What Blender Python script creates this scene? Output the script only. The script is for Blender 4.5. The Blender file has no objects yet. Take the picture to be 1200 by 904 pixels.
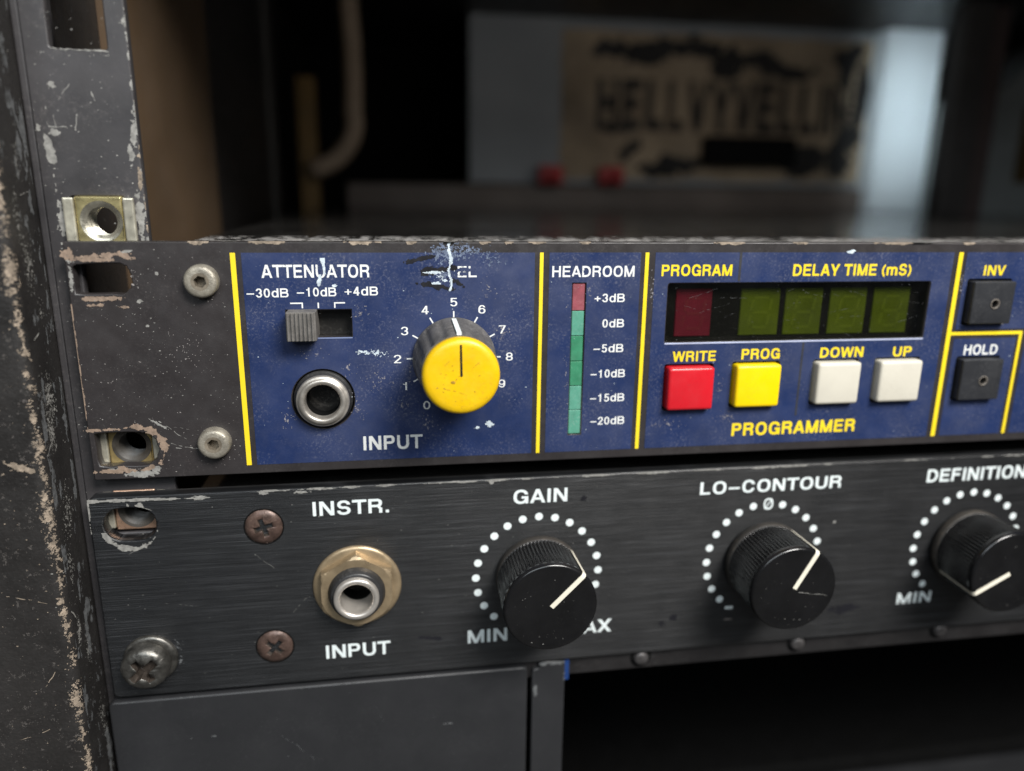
import bpy, bmesh, math, random
import numpy as np
from mathutils import Matrix, Vector, Euler

random.seed(4)
S = 0.001                                   # everything below is measured in millimetres on the rack front
SC = bpy.context.scene
COL = SC.collection

# panel frame: X right along the front, Y up, Z out of the front towards the viewer
M4 = Matrix(((S, 0, 0, 0), (0, 0, -S, 0), (0, S, 0, 0), (0, 0, 0, 1)))


def W(x, y, z):
    return Vector((x * S, -z * S, y * S))


# ------------------------------------------------------------------ camera
cam = bpy.data.cameras.new('camera')
cam.sensor_width = 36.0
cam.lens = 877.32 / 1200 * 36
cam.clip_start = 0.005
cam.clip_end = 50
cam.dof.use_dof = True
cam.dof.focus_distance = 0.139
cam.dof.aperture_fstop = cam.lens / 3.7
co = bpy.data.objects.new('camera', cam)
COL.objects.link(co)
_r = Vector((-0.2543, -0.1576, -0.0083))
_R = Matrix.Rotation(_r.length, 3, _r.normalized())
_A = Matrix(((1, 0, 0), (0, 0, -1), (0, 1, 0)))
co.matrix_world = Matrix.Translation(W(65.792, 9.104, 140.694)) @ (_A @ _R).to_4x4()
SC.camera = co

# ------------------------------------------------------------------ world, lamps, exposure
world = bpy.data.worlds.new('World')
SC.world = world
world.use_nodes = True
bg = world.node_tree.nodes['Background']
bg.inputs[0].default_value = (0.86, 0.93, 1.0, 1)
bg.inputs[1].default_value = 0.06


def area(name, loc, target, size, power, color, size_y=None):
    l = bpy.data.lights.new(name, 'AREA')
    l.energy = power
    l.color = color
    l.size = size
    if size_y:
        l.shape = 'RECTANGLE'
        l.size_y = size_y
    o = bpy.data.objects.new(name, l)
    COL.objects.link(o)
    o.location = W(*loc)
    d = W(*target) - W(*loc)
    o.rotation_euler = d.to_track_quat('-Z', 'Y').to_euler()
    return o


area('room_lamp', (380, 520, 520), (90, -40, 0), 0.34, 12.6, (1.0, 0.97, 0.93), 0.26)
area('window_light', (-60, 420, 700), (90, -40, 0), 0.6, 3.4, (0.86, 0.94, 1.0), 0.4)
rl = area('strip_fill_light', (300, 64, -200), (407, 60, -336), 0.010, 0.0175, (0.8, 0.93, 1.0), 0.09)  # lamp added inside the rack, stands in for light through a gap
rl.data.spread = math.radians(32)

fl = area('rear_fill_light', (230, 109, -70), (250, 40, -350), 0.20, 0.10, (1.0, 0.95, 0.9), 0.05)  # added fill that lifts the back board; the rack has no lamp

SC.view_settings.view_transform = 'Standard'
SC.view_settings.look = 'None'
SC.view_settings.exposure = 0
SC.view_settings.gamma = 1
SC.cycles.use_denoising = True
SC.cycles.max_bounces = 8


# ------------------------------------------------------------------ materials
MATS = {}


def mat(name, col, rough=0.5, metal=0.0, var=0.18, vscale=120.0, dust=0.0, dust_col=(0.34, 0.33, 0.31),
        dscale=700.0, bump=0.0, bscale=2500.0, brushed=False, coat=0.0, spec=0.5, grain=0.0, rvar=0.12):
    """procedural paint / metal / plastic: tint variation, roughness variation, dust clumps, micro bump"""
    if name in MATS:
        return MATS[name]
    m = bpy.data.materials.new(name)
    m.use_nodes = True
    nt = m.node_tree
    N, L = nt.nodes, nt.links
    b = N['Principled BSDF']
    tc = N.new('ShaderNodeTexCoord')

    def noise(scale, detail=4, rough=0.6, vec=None):
        n = N.new('ShaderNodeTexNoise')
        n.inputs['Scale'].default_value = scale
        n.inputs['Detail'].default_value = detail
        n.inputs['Roughness'].default_value = rough
        L.new(vec or tc.outputs['Object'], n.inputs['Vector'])
        return n.outputs['Fac']

    def rng(src, a, b_, c, d):
        r = N.new('ShaderNodeMapRange')
        for i, v in enumerate((a, b_, c, d)):
            r.inputs[i + 1].default_value = v
        L.new(src, r.inputs[0])
        return r.outputs[0]

    def mult(a, c):
        k = N.new('ShaderNodeMath')
        k.operation = 'MULTIPLY'
        L.new(a, k.inputs[0])
        if isinstance(c, float):
            k.inputs[1].default_value = c
        else:
            L.new(c, k.inputs[1])
        return k.outputs[0]

    def mix(f, a, c):
        x = N.new('ShaderNodeMix')
        x.data_type = 'RGBA'
        L.new(f, x.inputs[0])
        for sock, v in ((x.inputs[6], a), (x.inputs[7], c)):
            if isinstance(v, tuple):
                sock.default_value = (*v, 1)
            else:
                L.new(v, sock)
        return x.outputs[2]

    base = noise(vscale)
    colr = mix(rng(base, 0.3, 0.7, 0, 1), tuple(c * (1 - var) for c in col), tuple(min(1, c * (1 + var)) for c in col))
    height = None
    if brushed:
        mp = N.new('ShaderNodeMapping')
        mp.inputs['Scale'].default_value = (22, 22, 2600)
        mp.inputs['Rotation'].default_value = (0, math.radians(0.4), 0)
        L.new(tc.outputs['Object'], mp.inputs['Vector'])
        st = noise(1.0, 5, 0.65, mp.outputs['Vector'])
        mp2 = N.new('ShaderNodeMapping')
        mp2.inputs['Scale'].default_value = (45, 45, 6500)
        L.new(tc.outputs['Object'], mp2.inputs['Vector'])
        st2 = noise(1.0, 3, 0.6, mp2.outputs['Vector'])
        colr = mix(rng(st, 0.38, 0.68, 0, 1), colr, tuple(min(1, c * 2.0 + 0.004) for c in col))
        colr = mix(rng(st2, 0.55, 0.70, 0, .9), colr, tuple(min(1, c * 6 + 0.017) for c in col))
        height = st2
    if grain:
        g = noise(bscale * 1.3, 2, 0.5)
        colr = mix(rng(g, 0.55, 0.8, 0, grain), colr, tuple(min(1, c * 2.6 + 0.02) for c in col))
    if dust:
        fine = rng(noise(dscale * 3.2, 5, 0.75), 0.52, 0.66, 0, 1)
        big = rng(noise(dscale * 0.16, 3, 0.6), 0.42, 0.68, 0.06, 1)
        film = rng(noise(dscale * 0.1, 4, 0.65), 0.4, 0.75, 0, 0.25)
        colr = mix(mult(film, min(1.0, dust)), colr, dust_col)
        colr = mix(mult(mult(fine, big), dust), colr, dust_col)
    L.new(colr, b.inputs['Base Color'])
    rr = noise(vscale * 2.2, 5)
    L.new(rng(rr, 0.3, 0.7, max(0.03, rough - rvar), min(1, rough + rvar)), b.inputs['Roughness'])
    b.inputs['Metallic'].default_value = metal
    b.inputs['Specular IOR Level'].default_value = spec
    if coat:
        b.inputs['Coat Weight'].default_value = coat
        b.inputs['Coat Roughness'].default_value = 0.12
    if brushed:
        b.inputs['Anisotropic'].default_value = 0.8
        tg = N.new('ShaderNodeCombineXYZ')
        tg.inputs[2].default_value = 1.0
        L.new(tg.outputs[0], b.inputs['Tangent'])
    if bump or brushed:
        bp = N.new('ShaderNodeBump')
        bp.inputs['Strength'].default_value = bump or 0.5
        bp.inputs['Distance'].default_value = 0.0002
        L.new(height if height is not None else noise(bscale, 4, 0.6), bp.inputs['Height'])
        L.new(bp.outputs[0], b.inputs['Normal'])
    MATS[name] = m
    return m


def glass_mat(name, tint, gl=0.06):
    m = bpy.data.materials.new(name)
    m.use_nodes = True
    nt = m.node_tree
    N, L = nt.nodes, nt.links
    N.remove(N['Principled BSDF'])
    out = N['Material Output']
    t = N.new('ShaderNodeBsdfTransparent')
    t.inputs[0].default_value = (*tint, 1)
    g = N.new('ShaderNodeBsdfGlossy')
    g.inputs['Roughness'].default_value = 0.12
    tc = N.new('ShaderNodeTexCoord')
    n = N.new('ShaderNodeTexNoise')
    n.inputs['Scale'].default_value = 160
    n.inputs['Detail'].default_value = 5
    L.new(tc.outputs['Object'], n.inputs['Vector'])
    r = N.new('ShaderNodeMapRange')
    r.inputs[1].default_value, r.inputs[2].default_value = 0.4, 0.8
    r.inputs[3].default_value, r.inputs[4].default_value = gl * 0.7, gl * 1.6
    L.new(n.outputs['Fac'], r.inputs[0])
    x = N.new('ShaderNodeMixShader')
    L.new(r.outputs[0], x.inputs[0])
    L.new(t.outputs[0], x.inputs[1])
    L.new(g.outputs[0], x.inputs[2])
    L.new(x.outputs[0], out.inputs[0])
    return m


GREY = mat('grey_panel_paint', (0.0255, 0.0225, 0.023), 0.4, var=0.12, dust=0.16, dust_col=(0.2, 0.18, 0.17), dscale=500, bump=0.12, bscale=3500)
BLUE = mat('blue_panel_film', (0.0118, 0.0245, 0.084), 0.4, var=0.14, dust=0.42, dust_col=(0.26, 0.26, 0.29), dscale=620, bump=0.08, bscale=3000)
SEAMB = mat('dark_film_border', (0.028, 0.028, 0.03), 0.45, dust=0.1)
YEL = mat('yellow_print', (0.80, 0.60, 0.012), 0.5, var=0.05, dust=0.1)
WHT = mat('white_print', (0.72, 0.73, 0.71), 0.55, var=0.05, dust=0.22, dust_col=(0.25, 0.25, 0.25), dscale=900)
WHT2 = mat('white_panel_print', (0.70, 0.76, 0.76), 0.55, var=0.05, dust=0.1, dust_col=(0.25, 0.25, 0.25), dscale=900)
BLACK = mat('black_brushed_anodised', (0.0048, 0.0051, 0.0057), 0.36, metal=0.0, var=0.25, vscale=60, brushed=True, spec=0.6, rvar=0.03)
LIPM = mat('dark_chassis_steel', (0.013, 0.012, 0.0125), 0.42, var=0.2, dust=0.08, spec=0.5)
CHAS = mat('dusty_black_steel', (0.013, 0.0125, 0.012), 0.14, var=0.3, vscale=60, dust=0.55, dust_col=(0.10, 0.095, 0.085), dscale=420, rvar=0.08)
HOLE = mat('unlit_interior_black', (0.004, 0.004, 0.004), 0.7, spec=0.12)
RAILM = mat('rail_black_paint', (0.036, 0.034, 0.036), 0.46, var=0.22, vscale=90, dust=0.3, dust_col=(0.22, 0.2, 0.19), dscale=350, bump=0.1, bscale=1500)
VINYL = mat('worn_black_vinyl', (0.0185, 0.0172, 0.0165), 0.46, var=0.3, vscale=90, dust=0.1, dust_col=(0.13, 0.11, 0.10), dscale=500, bump=0.6, bscale=1300, grain=0.12)
PLY = mat('brown_plywood', (0.085, 0.052, 0.026), 0.7, var=0.2, vscale=30)
TAN = mat('bare_chipped_tan', (0.235, 0.19, 0.145), 0.8, var=0.6, vscale=900, bump=0.5, bscale=2500)
COPP = mat('bare_copper_primer', (0.23, 0.168, 0.125), 0.6, var=0.35, vscale=900, bump=0.3)
SCUFF = mat('pale_scuff', (0.225, 0.22, 0.205), 0.7, var=0.4, vscale=900)
GSCUFF = mat('grey_scuff', (0.10, 0.104, 0.107), 0.6, var=0.45, vscale=900)
BSCUFF = mat('blue_grey_scuff', (0.12, 0.15, 0.22), 0.5, var=0.4, vscale=900)
BSMEAR = mat('black_smear', (0.010, 0.010, 0.013), 0.4, var=0.3)
WCHIP = mat('white_chip', (0.50, 0.57, 0.62), 0.5, var=0.35, vscale=900, bump=0.4)
DUSTY = mat('fine_grey_dust', (0.26, 0.24, 0.23), 0.9, var=0.3)
ZINC = mat('yellow_zinc', (0.62, 0.53, 0.26), 0.3, metal=0.85, var=0.35, vscale=220, dust=0.15, dscale=900, rvar=0.1)
ZINC2 = mat('pale_zinc_clip', (0.55, 0.52, 0.42), 0.38, metal=0.7, var=0.3, vscale=300, dust=0.3, dscale=800)
BRASSN = mat('worn_brass_nut', (0.37, 0.285, 0.18), 0.38, metal=0.6, var=0.25, vscale=250, dust=0.25, dust_col=(0.2, 0.14, 0.08), dscale=700)
NICK = mat('nickel', (0.60, 0.56, 0.51), 0.36, metal=0.7, var=0.15, vscale=200)
COLLAR = mat('black_collar', (0.018, 0.018, 0.019), 0.38, var=0.3, dust=0.15)
STEELD = mat('dark_steel_screw', (0.145, 0.14, 0.128), 0.4, metal=0.85, var=0.5, vscale=420, dust=0.3, dust_col=(0.08, 0.07, 0.06), dscale=900, bump=0.3, bscale=1800)
RUST = mat('rusty_brown_screw', (0.085, 0.054, 0.044), 0.4, metal=0.35, var=0.5, vscale=500, dust=0.3, dust_col=(0.30, 0.22, 0.17), dscale=900, bump=0.35, bscale=1800)
WORNH = mat('worn_hex_screw', (0.31, 0.285, 0.235), 0.42, metal=0.45, var=0.35, vscale=500, dust=0.5, dust_col=(0.15, 0.12, 0.1), dscale=800, bump=0.4)
SKIRT = mat('dusty_dark_knob', (0.075, 0.072, 0.071), 0.55, var=0.35, vscale=300, dust=0.75, dust_col=(0.26, 0.245, 0.23), dscale=520, bump=0.3)
CAPY = mat('yellow_knob_cap', (0.72, 0.45, 0.004), 0.36, var=0.08, vscale=250, dust=0.42, dust_col=(0.36, 0.21, 0.03), dscale=500, bump=0.12, bscale=1800)
KNOB = mat('black_knob_plastic', (0.0075, 0.0075, 0.008), 0.2, var=0.2, dust=0.14, dust_col=(0.13, 0.12, 0.11), dscale=650, spec=0.6, rvar=0.08)
KNOBF = mat('black_knob_face', (0.0065, 0.0065, 0.007), 0.2, var=0.3, vscale=120, dust=0.03, dust_col=(0.1, 0.1, 0.1), dscale=700, spec=0.5)
CREAM = mat('cream_pointer', (0.74, 0.70, 0.58), 0.5, var=0.06, dust=0.15)
REDB = mat('red_button_plastic', (0.56, 0.011, 0.020), 0.34, var=0.06, dust=0.25, dust_col=(.22, .05, .05), bump=.06, bscale=900)
YELB = mat('yellow_button_plastic', (0.84, 0.60, 0.002), 0.34, var=0.05, dust=0.25, dust_col=(.45, .30, .05), bump=.06, bscale=900)
CRMB = mat('cream_button_plastic', (0.56, 0.53, 0.45), 0.42, var=0.05, dust=0.25, dust_col=(.33, .29, .23), bump=.06, bscale=900)
BLKB = mat('black_button_plastic', (0.021, 0.022, 0.025), 0.36, var=0.15, dust=0.2, dust_col=(.2, .2, .2))
SLID = mat('grey_slider_plastic', (0.115, 0.108, 0.10), 0.55, var=0.3, vscale=500, dust=0.5, dust_col=(0.28, 0.26, 0.24), dscale=700)
LEDG = mat('dusty_green_led', (0.075, 0.27, 0.19), 0.42, var=0.15, vscale=500, dust=0.4, dust_col=(0.36, 0.40, 0.38), dscale=800)
LEDG2 = mat('clean_green_led', (0.035, 0.20, 0.105), 0.38, var=0.15, vscale=500, dust=0.2, dust_col=(0.36, 0.40, 0.38), dscale=800)
LEDR = mat('dusty_red_led', (0.24, 0.060, 0.075), 0.42, var=0.2, vscale=500, dust=0.3, dust_col=(0.4, 0.3, 0.3), dscale=800)
DIGR = mat('dark_red_display', (0.33, 0.018, 0.055), 0.5, var=0.15)
DIGG = mat('olive_display', (0.165, 0.225, 0.007), 0.5, var=0.2)
SEGG = mat('faint_segment', (0.21, 0.28, 0.015), 0.5, var=0.1)
SEGR = mat('faint_red_segment', (0.33, 0.03, 0.057), 0.5, var=0.1)
BLANK = mat('smooth_dark_grey_panel', (0.020, 0.0205, 0.0225), 0.46, var=0.07, vscale=40, dust=0.07, dust_col=(.15, .15, .15), bump=0.05)
GRILLE = GSCUFF

# ------------------------------------------------------------------ builders


def tag(o, label=None, cat=None, group=None, kind=None):
    for k, v in (('label', label), ('category', cat), ('group', group), ('kind', kind)):
        if v:
            o[k] = v
    return o


def thing(name, label, cat, loc, group=None):
    o = bpy.data.objects.new(name, None)
    o.empty_display_size = 0.005
    COL.objects.link(o)
    o.location = W(*loc)
    return tag(o, label, cat, group)


def root_of(o):
    while o.parent:
        o = o.parent
    return o


def obj(name, me, material, parent=None, smooth=False, label=None):
    """vertices are in rack coordinates (already in metres); keep them there below a parent that stands elsewhere"""
    o = bpy.data.objects.new(name, me)
    COL.objects.link(o)
    if material is not None:
        me.materials.clear()
        me.materials.append(material)
    if smooth:
        for p in me.polygons:
            p.use_smooth = True
    if parent is not None:
        o.parent = parent
        r = root_of(parent)
        if o.parent is r:
            o.location = -r.location
    if label:
        o['label'] = label
    return o


class MB:
    def __init__(self):
        self.v, self.f = [], []

    def add(self, vs, fs):
        n = len(self.v)
        self.v += [tuple(p) for p in vs]
        self.f += [tuple(i + n for i in f) for f in fs]
        return self

    def box(self, x0, x1, y0, y1, z0, z1):
        v = [(x, y, z) for z in (z0, z1) for y in (y0, y1) for x in (x0, x1)]
        return self.add(v, [(0, 2, 3, 1), (4, 5, 7, 6), (0, 1, 5, 4), (2, 6, 7, 3), (0, 4, 6, 2), (1, 3, 7, 5)])

    def quad(self, a, b, c, d):
        return self.add([a, b, c, d], [(0, 1, 2, 3)])

    def lathe(self, cx, cy, prof, n=64, rmod=None, close_start=False, close_end=True, phase=0.0):
        """prof: list of (r, z) from back to front, axis along Z"""
        base = len(self.v)
        for k, (r, z) in enumerate(prof):
            for i in range(n):
                a = 2 * math.pi * i / n + phase
                rr = r + (rmod(a, k) if rmod else 0)
                self.v.append((cx + rr * math.cos(a), cy + rr * math.sin(a), z))
        for k in range(len(prof) - 1):
            for i in range(n):
                j = (i + 1) % n
                self.f.append((base + k * n + i, base + k * n + j, base + (k + 1) * n + j, base + (k + 1) * n + i))
        if close_end:
            self.f.append(tuple(base + (len(prof) - 1) * n + i for i in range(n)))
        if close_start:
            self.f.append(tuple(base + i for i in reversed(range(n))))
        return self

    def disc(self, cx, cy, z, r, n=24):
        self.add([(cx + r * math.cos(2 * math.pi * i / n), cy + r * math.sin(2 * math.pi * i / n), z) for i in range(n)], [tuple(range(n))])
        return self

    def tube(self, pts, r, n=14):
        P = [Vector(p) for p in pts]
        base = len(self.v)
        for k, p in enumerate(P):
            t = (P[min(k + 1, len(P) - 1)] - P[max(k - 1, 0)]).normalized()
            u = t.cross(Vector((0.3, 0.2, 1))).normalized()
            w = t.cross(u)
            for i in range(n):
                a = 2 * math.pi * i / n
                self.v.append(tuple(p + r * (math.cos(a) * u + math.sin(a) * w)))
        for k in range(len(P) - 1):
            for i in range(n):
                j = (i + 1) % n
                self.f.append((base + k * n + i, base + k * n + j, base + (k + 1) * n + j, base + (k + 1) * n + i))
        self.f.append(tuple(base + i for i in reversed(range(n))))
        self.f.append(tuple(base + (len(P) - 1) * n + i for i in range(n)))
        return self

    def mesh(self, name):
        me = bpy.data.meshes.new(name)
        me.from_pydata([W(*p) for p in self.v], [], self.f)
        me.update()
        return me

    def build(self, name, material, parent=None, smooth=False, bevel=0.0, segs=2, label=None, angle=None):
        me = self.mesh(name)
        bm = bmesh.new()
        bm.from_mesh(me)
        bmesh.ops.recalc_face_normals(bm, faces=bm.faces) if bevel else None
        if bevel:
            bmesh.ops.bevel(bm, geom=list(bm.edges), offset=bevel * S, segments=segs, profile=0.6, affect='EDGES', clamp_overlap=True)
        bm.to_mesh(me)
        bm.free()
        o = obj(name, me, material, parent, smooth, label)
        if angle is not None:
            try:
                me.set_sharp_from_angle(angle=math.radians(angle))
            except Exception:
                pass
        return o


def rect(x0, x1, y0, y1, r=0.0, n=5):
    if r <= 0:
        return [(x0, y0), (x1, y0), (x1, y1), (x0, y1)]
    out = []
    for cx, cy, a0 in ((x1 - r, y0 + r, -90), (x1 - r, y1 - r, 0), (x0 + r, y1 - r, 90), (x0 + r, y0 + r, 180)):
        for k in range(n + 1):
            a = math.radians(a0 + 90 * k / n)
            out.append((cx + r * math.cos(a), cy + r * math.sin(a)))
    return out


def circ(cx, cy, r, n=40, ph=0.0):
    return [(cx + r * math.cos(2 * math.pi * k / n + ph), cy + r * math.sin(2 * math.pi * k / n + ph)) for k in range(n)]


def jag(poly, amp, seed, sub=4):
    """slightly uneven outline: worn edges of a slot"""
    rnd = random.Random(seed)
    out = []
    for i, a in enumerate(poly):
        b = poly[(i + 1) % len(poly)]
        for k in range(sub):
            t = k / sub
            out.append((a[0] + (b[0] - a[0]) * t + rnd.uniform(-amp, amp), a[1] + (b[1] - a[1]) * t + rnd.uniform(-amp, amp)))
    return out


def plate_mesh(name, outline, holes, z0, z1, bevel=0.0):
    """a flat plate with holes, bevelled: filled 2D curve turned into a mesh"""
    cu = bpy.data.curves.new(name, 'CURVE')
    cu.dimensions = '2D'
    cu.fill_mode = 'BOTH'
    for poly in [outline] + list(holes):
        sp = cu.splines.new('POLY')
        sp.points.add(len(poly) - 1)
        for p, q in zip(sp.points, poly):
            p.co = (q[0], q[1], 0, 1)
        sp.use_cyclic_u = True
    half = (z1 - z0) / 2
    cu.extrude = max(0.0, half - bevel)
    if bevel:
        cu.bevel_depth = bevel
        cu.bevel_resolution = 1
        cu.offset = -bevel
    t = bpy.data.objects.new(name, cu)
    COL.objects.link(t)
    dg = bpy.context.evaluated_depsgraph_get()
    dg.update()
    me = bpy.data.meshes.new_from_object(t.evaluated_get(dg))
    bpy.data.objects.remove(t)
    bpy.data.curves.remove(cu)
    me.transform(M4 @ Matrix.Translation((0, 0, (z0 + z1) / 2)))
    me.name = name
    return me


def plate(name, outline, holes, z0, z1, material, parent, bevel=0.0, label=None):
    return obj(name, plate_mesh(name, outline, holes, z0, z1, bevel), material, parent, False, label)


def bool_mesh(a, b):
    """a minus b; both are objects, b is removed"""
    md = a.modifiers.new('cut', 'BOOLEAN')
    md.object = b
    md.operation = 'DIFFERENCE'
    md.solver = 'EXACT'
    dg = bpy.context.evaluated_depsgraph_get()
    dg.update()
    me = bpy.data.meshes.new_from_object(a.evaluated_get(dg))
    a.modifiers.clear()
    old = a.data
    mats = list(old.materials)
    a.data = me
    me.materials.clear()
    for m in mats:
        me.materials.append(m)
    bpy.data.objects.remove(b)
    return a


# value noise in numpy, for wear outlines
def fbm(x, y, seed, scale, octs=4, gain=0.55):
    out = np.zeros_like(x, dtype=float)
    amp, tot = 1.0, 0.0
    for o in range(octs):
        rs = np.random.RandomState(seed * 31 + o)
        T = rs.rand(64, 64)
        u, v = x * scale * 2 ** o + 7.3 * o, y * scale * 2 ** o + 3.1 * o
        i, j = np.floor(u).astype(int), np.floor(v).astype(int)
        fu, fv = u - i, v - j
        fu, fv = fu * fu * (3 - 2 * fu), fv * fv * (3 - 2 * fv)
        g = lambda p, q: T[p % 64, q % 64]
        out += amp * ((g(i, j) * (1 - fu) + g(i + 1, j) * fu) * (1 - fv) + (g(i, j + 1) * (1 - fu) + g(i + 1, j + 1) * fu) * fv)
        tot += amp
        amp *= gain
    return out / tot


# ------------------------------------------------------------------ lettering: grotesque capitals drawn from strokes
ADV = dict(A=.98, B=1.0, C=1.02, D=1.0, E=.92, F=.86, G=1.07, H=1.0, I=.41, L=.85, M=1.17, N=1.02, O=1.07, P=.93, R=1.0, S=.95, T=.88, U=1.0, V=.94, W=1.32, X=.95, Y=.94, d=.86, m=1.26)
ADV.update({c: .79 for c in '0123456789'})
ADV.update({'Ø': 1.07, '+': .86, '–': .92, '.': .40, '(': .47, ')': .47, ' ': .40})
BEAR = {c: .02 for c in 'AVWXYT'}


def glyph(ch, X, Y, w, t):
    """boolean ink mask of a glyph; cap height 1, ink from 0 to w, stroke t"""
    h = t * .88

    def R(x0, x1, y0, y1):
        return (X >= x0) & (X <= x1) & (Y >= y0) & (Y <= y1)

    def bar(x0, y0, x1, y1, k=1.0):
        dx, dy = x1 - x0, y1 - y0
        L = math.hypot(dx, dy)
        d = np.abs((X - x0) * dy - (Y - y0) * dx) / L
        return (d <= t * k / 2) & (Y >= 0) & (Y <= 1) & (Y >= min(y0, y1) - .001) & (Y <= max(y0, y1) + .001)

    def el(cx, cy, a, b, p=2.35):
        return (np.abs((X - cx) / a) ** p + np.abs((Y - cy) / b) ** p) <= 1

    def ring(cx, cy, a, b, p=2.35, tx=t):
        return el(cx, cy, a, b, p) & ~el(cx, cy, a - tx, b - h, p)

    def bowl(x0, x1, y0, y1):
        """D shaped closed bowl"""
        cy, b = (y0 + y1) / 2, (y1 - y0) / 2
        sx = max(x0 + t, x1 - b * 1.02)
        o = ((X <= sx) & (X >= x0) | (X > sx) & (np.abs((X - sx) / (x1 - sx)) ** 2.3 + np.abs((Y - cy) / b) ** 2.3 <= 1)) & (Y >= y0) & (Y <= y1)
        ai, bi = max(.02, x1 - sx - t), b - h
        n = ((X <= sx) & (X >= x0 + t) | (X > sx) & (np.abs((X - sx) / ai) ** 2.3 + np.abs((Y - cy) / bi) ** 2.3 <= 1)) & (Y >= y0 + h) & (Y <= y1 - h)
        return o & ~n
    c = w / 2
    if ch == 'I':
        return R(0, w, 0, 1)
    if ch == 'L':
        return R(0, t, 0, 1) | R(0, w, 0, h)
    if ch == 'T':
        return R(c - t / 2, c + t / 2, 0, 1) | R(0, w, 1 - h, 1)
    if ch in 'EF':
        m = R(0, t, 0, 1) | R(0, w, 1 - h, 1) | R(0, w * .92, .5 - h / 2 + .02, .5 + h / 2 + .02)
        return m | R(0, w, 0, h) if ch == 'E' else m
    if ch == 'H':
        return R(0, t, 0, 1) | R(w - t, w, 0, 1) | R(0, w, .5 - h / 2 + .02, .5 + h / 2 + .02)
    if ch == 'A':
        return bar(t * .52, 0, c, 1.0 + t * .15) | bar(w - t * .52, 0, c, 1.0 + t * .15) | (R(w * .24, w * .76, .22, .22 + h * .95)) | R(c - t * .52, c + t * .52, 1 - h * .6, 1)
    if ch == 'V':
        return bar(t * .52, 1, c, -.1 * t) | bar(w - t * .52, 1, c, -.1 * t) | R(c - t * .52, c + t * .52, 0, h * .6)
    if ch == 'W':
        q = w / 4
        return bar(t * .5, 1, q + .02, 0, .95) | bar(q + .02, 0, c, 1, .95) | bar(c, 1, w - q - .02, 0, .95) | bar(w - q - .02, 0, w - t * .5, 1, .95)
    if ch == 'M':
        return R(0, t * .95, 0, 1) | R(w - t * .95, w, 0, 1) | bar(t * .55, 1, c, 0) | bar(w - t * .55, 1, c, 0)
    if ch == 'N':
        return R(0, t * .98, 0, 1) | R(w - t * .98, w, 0, 1) | bar(t * .55, 1, w - t * .55, 0, 1.05)
    if ch == 'X':
        return bar(t * .55, 0, w - t * .55, 1, 1.05) | bar(t * .55, 1, w - t * .55, 0, 1.05)
    if ch == 'Y':
        return bar(t * .52, 1, c, .36) | bar(w - t * .52, 1, c, .36) | R(c - t / 2, c + t / 2, 0, .44)
    if ch in 'OØ':
        m = ring(c, .5, c, .515)
        return m | (bar(.12 * w, 0, .88 * w, 1, .6) & el(c, .5, c * 1.1, .56)) if ch == 'Ø' else m
    if ch == 'C':
        return ring(c, .5, c, .515) & ~((X > c) & (np.abs(Y - .5) < .155))
    if ch == 'G':
        return (ring(c, .5, c, .515) & ~((X > c) & (Y > .40) & (Y < .66))) | R(c + .04, w, .53 - h, .53) | R(w - t * .9, w, 0, .53)
    if ch == 'D':
        return bowl(0, w, 0, 1)
    if ch == 'P':
        return R(0, t, 0, 1) | bowl(0, w, .40, 1)
    if ch == 'R':
        return R(0, t, 0, 1) | bowl(0, w * .97, .42, 1) | (R(w - t * 1.05, w - .02, 0, .36) | (bar(w - t * .62, .30, w * .66, .52, .9)))
    if ch == 'B':
        return bowl(0, w * .95, .49 - h * .1, 1) | bowl(0, w, 0, .49 + h * .55)
    if ch == 'U':
        return ((R(0, t, .4, 1) | R(w - t, w, .4, 1)) | (ring(c, .42, c, .435) & (Y <= .42)))
    if ch == 'S':
        b = .25 + h / 4 + .008
        top, bot = 1.01 - b, b - .01
        return (ring(c, top, c * .95, b, 2.2) & ~((X > c) & (Y < top - .01))) | (ring(c, bot, c, b, 2.2) & ~((X < c) & (Y > bot + .01)))
    if ch == '0':
        return ring(c, .5, c, .51, 2.2)
    if ch == '1':
        return R(c - t * .3, c + t * .7, 0, 1) | R(c - .24, c, .70, .70 + h * .85)
    if ch == '2':
        m = ring(c, .70, c, .31, 2.1) & ((Y > .70) | (X > c) & (Y > .56)) & ~((X < c) & (Y < .68))
        return m | bar(w - t * .9, .56, t * .55, h * .6) | R(0, w, 0, h)
    if ch == '3':
        b = .25 + h / 4 + .008
        top, bot = 1.01 - b, b - .01
        return (ring(c, top, c * .94, b, 2.1) & ~((X < c) & (Y < top + .02))) | (ring(c, bot, c, b, 2.1) & ~((X < c) & (Y > bot - .02)))
    if ch == '4':
        return R(w * .56, w * .56 + t, 0, 1) | R(0, w, .22, .22 + h) | bar(t * .35, .26, w * .56 + t * .5, 1, .9)
    if ch == '5':
        return R(.09, w * .93, 1 - h, 1) | R(.07, .07 + t, .44, 1) | (ring(c, .33, c, .34, 2.1) & ~((X < c) & (Y > .24) & (Y < .55)))
    if ch in '69':
        if ch == '9':
            X2, Y2 = w - X, 1 - Y
            return glyph('6', X2, Y2, w, t)
        return ring(c, .325, c, .335, 2.1) | (ring(c, .5, c, .51, 2.2) & ((X < c) | (Y > .74)) & (Y > .3))
    if ch == '7':
        return R(0, w, 1 - h, 1) | bar(w - t * .55, 1 - h * .5, w * .32, 0)
    if ch == '8':
        b = .25 + h / 4 + .008
        return ring(c, 1.01 - b, c * .92, b, 2.1) | ring(c, b - .01, c, b, 2.1)
    if ch == '+':
        return R(c - t * .42, c + t * .42, .12, .72) | R(0, w, .42 - h * .45, .42 + h * .45)
    if ch == '–':
        return R(0, w, .40 - h * .45, .40 + h * .45)
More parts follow.
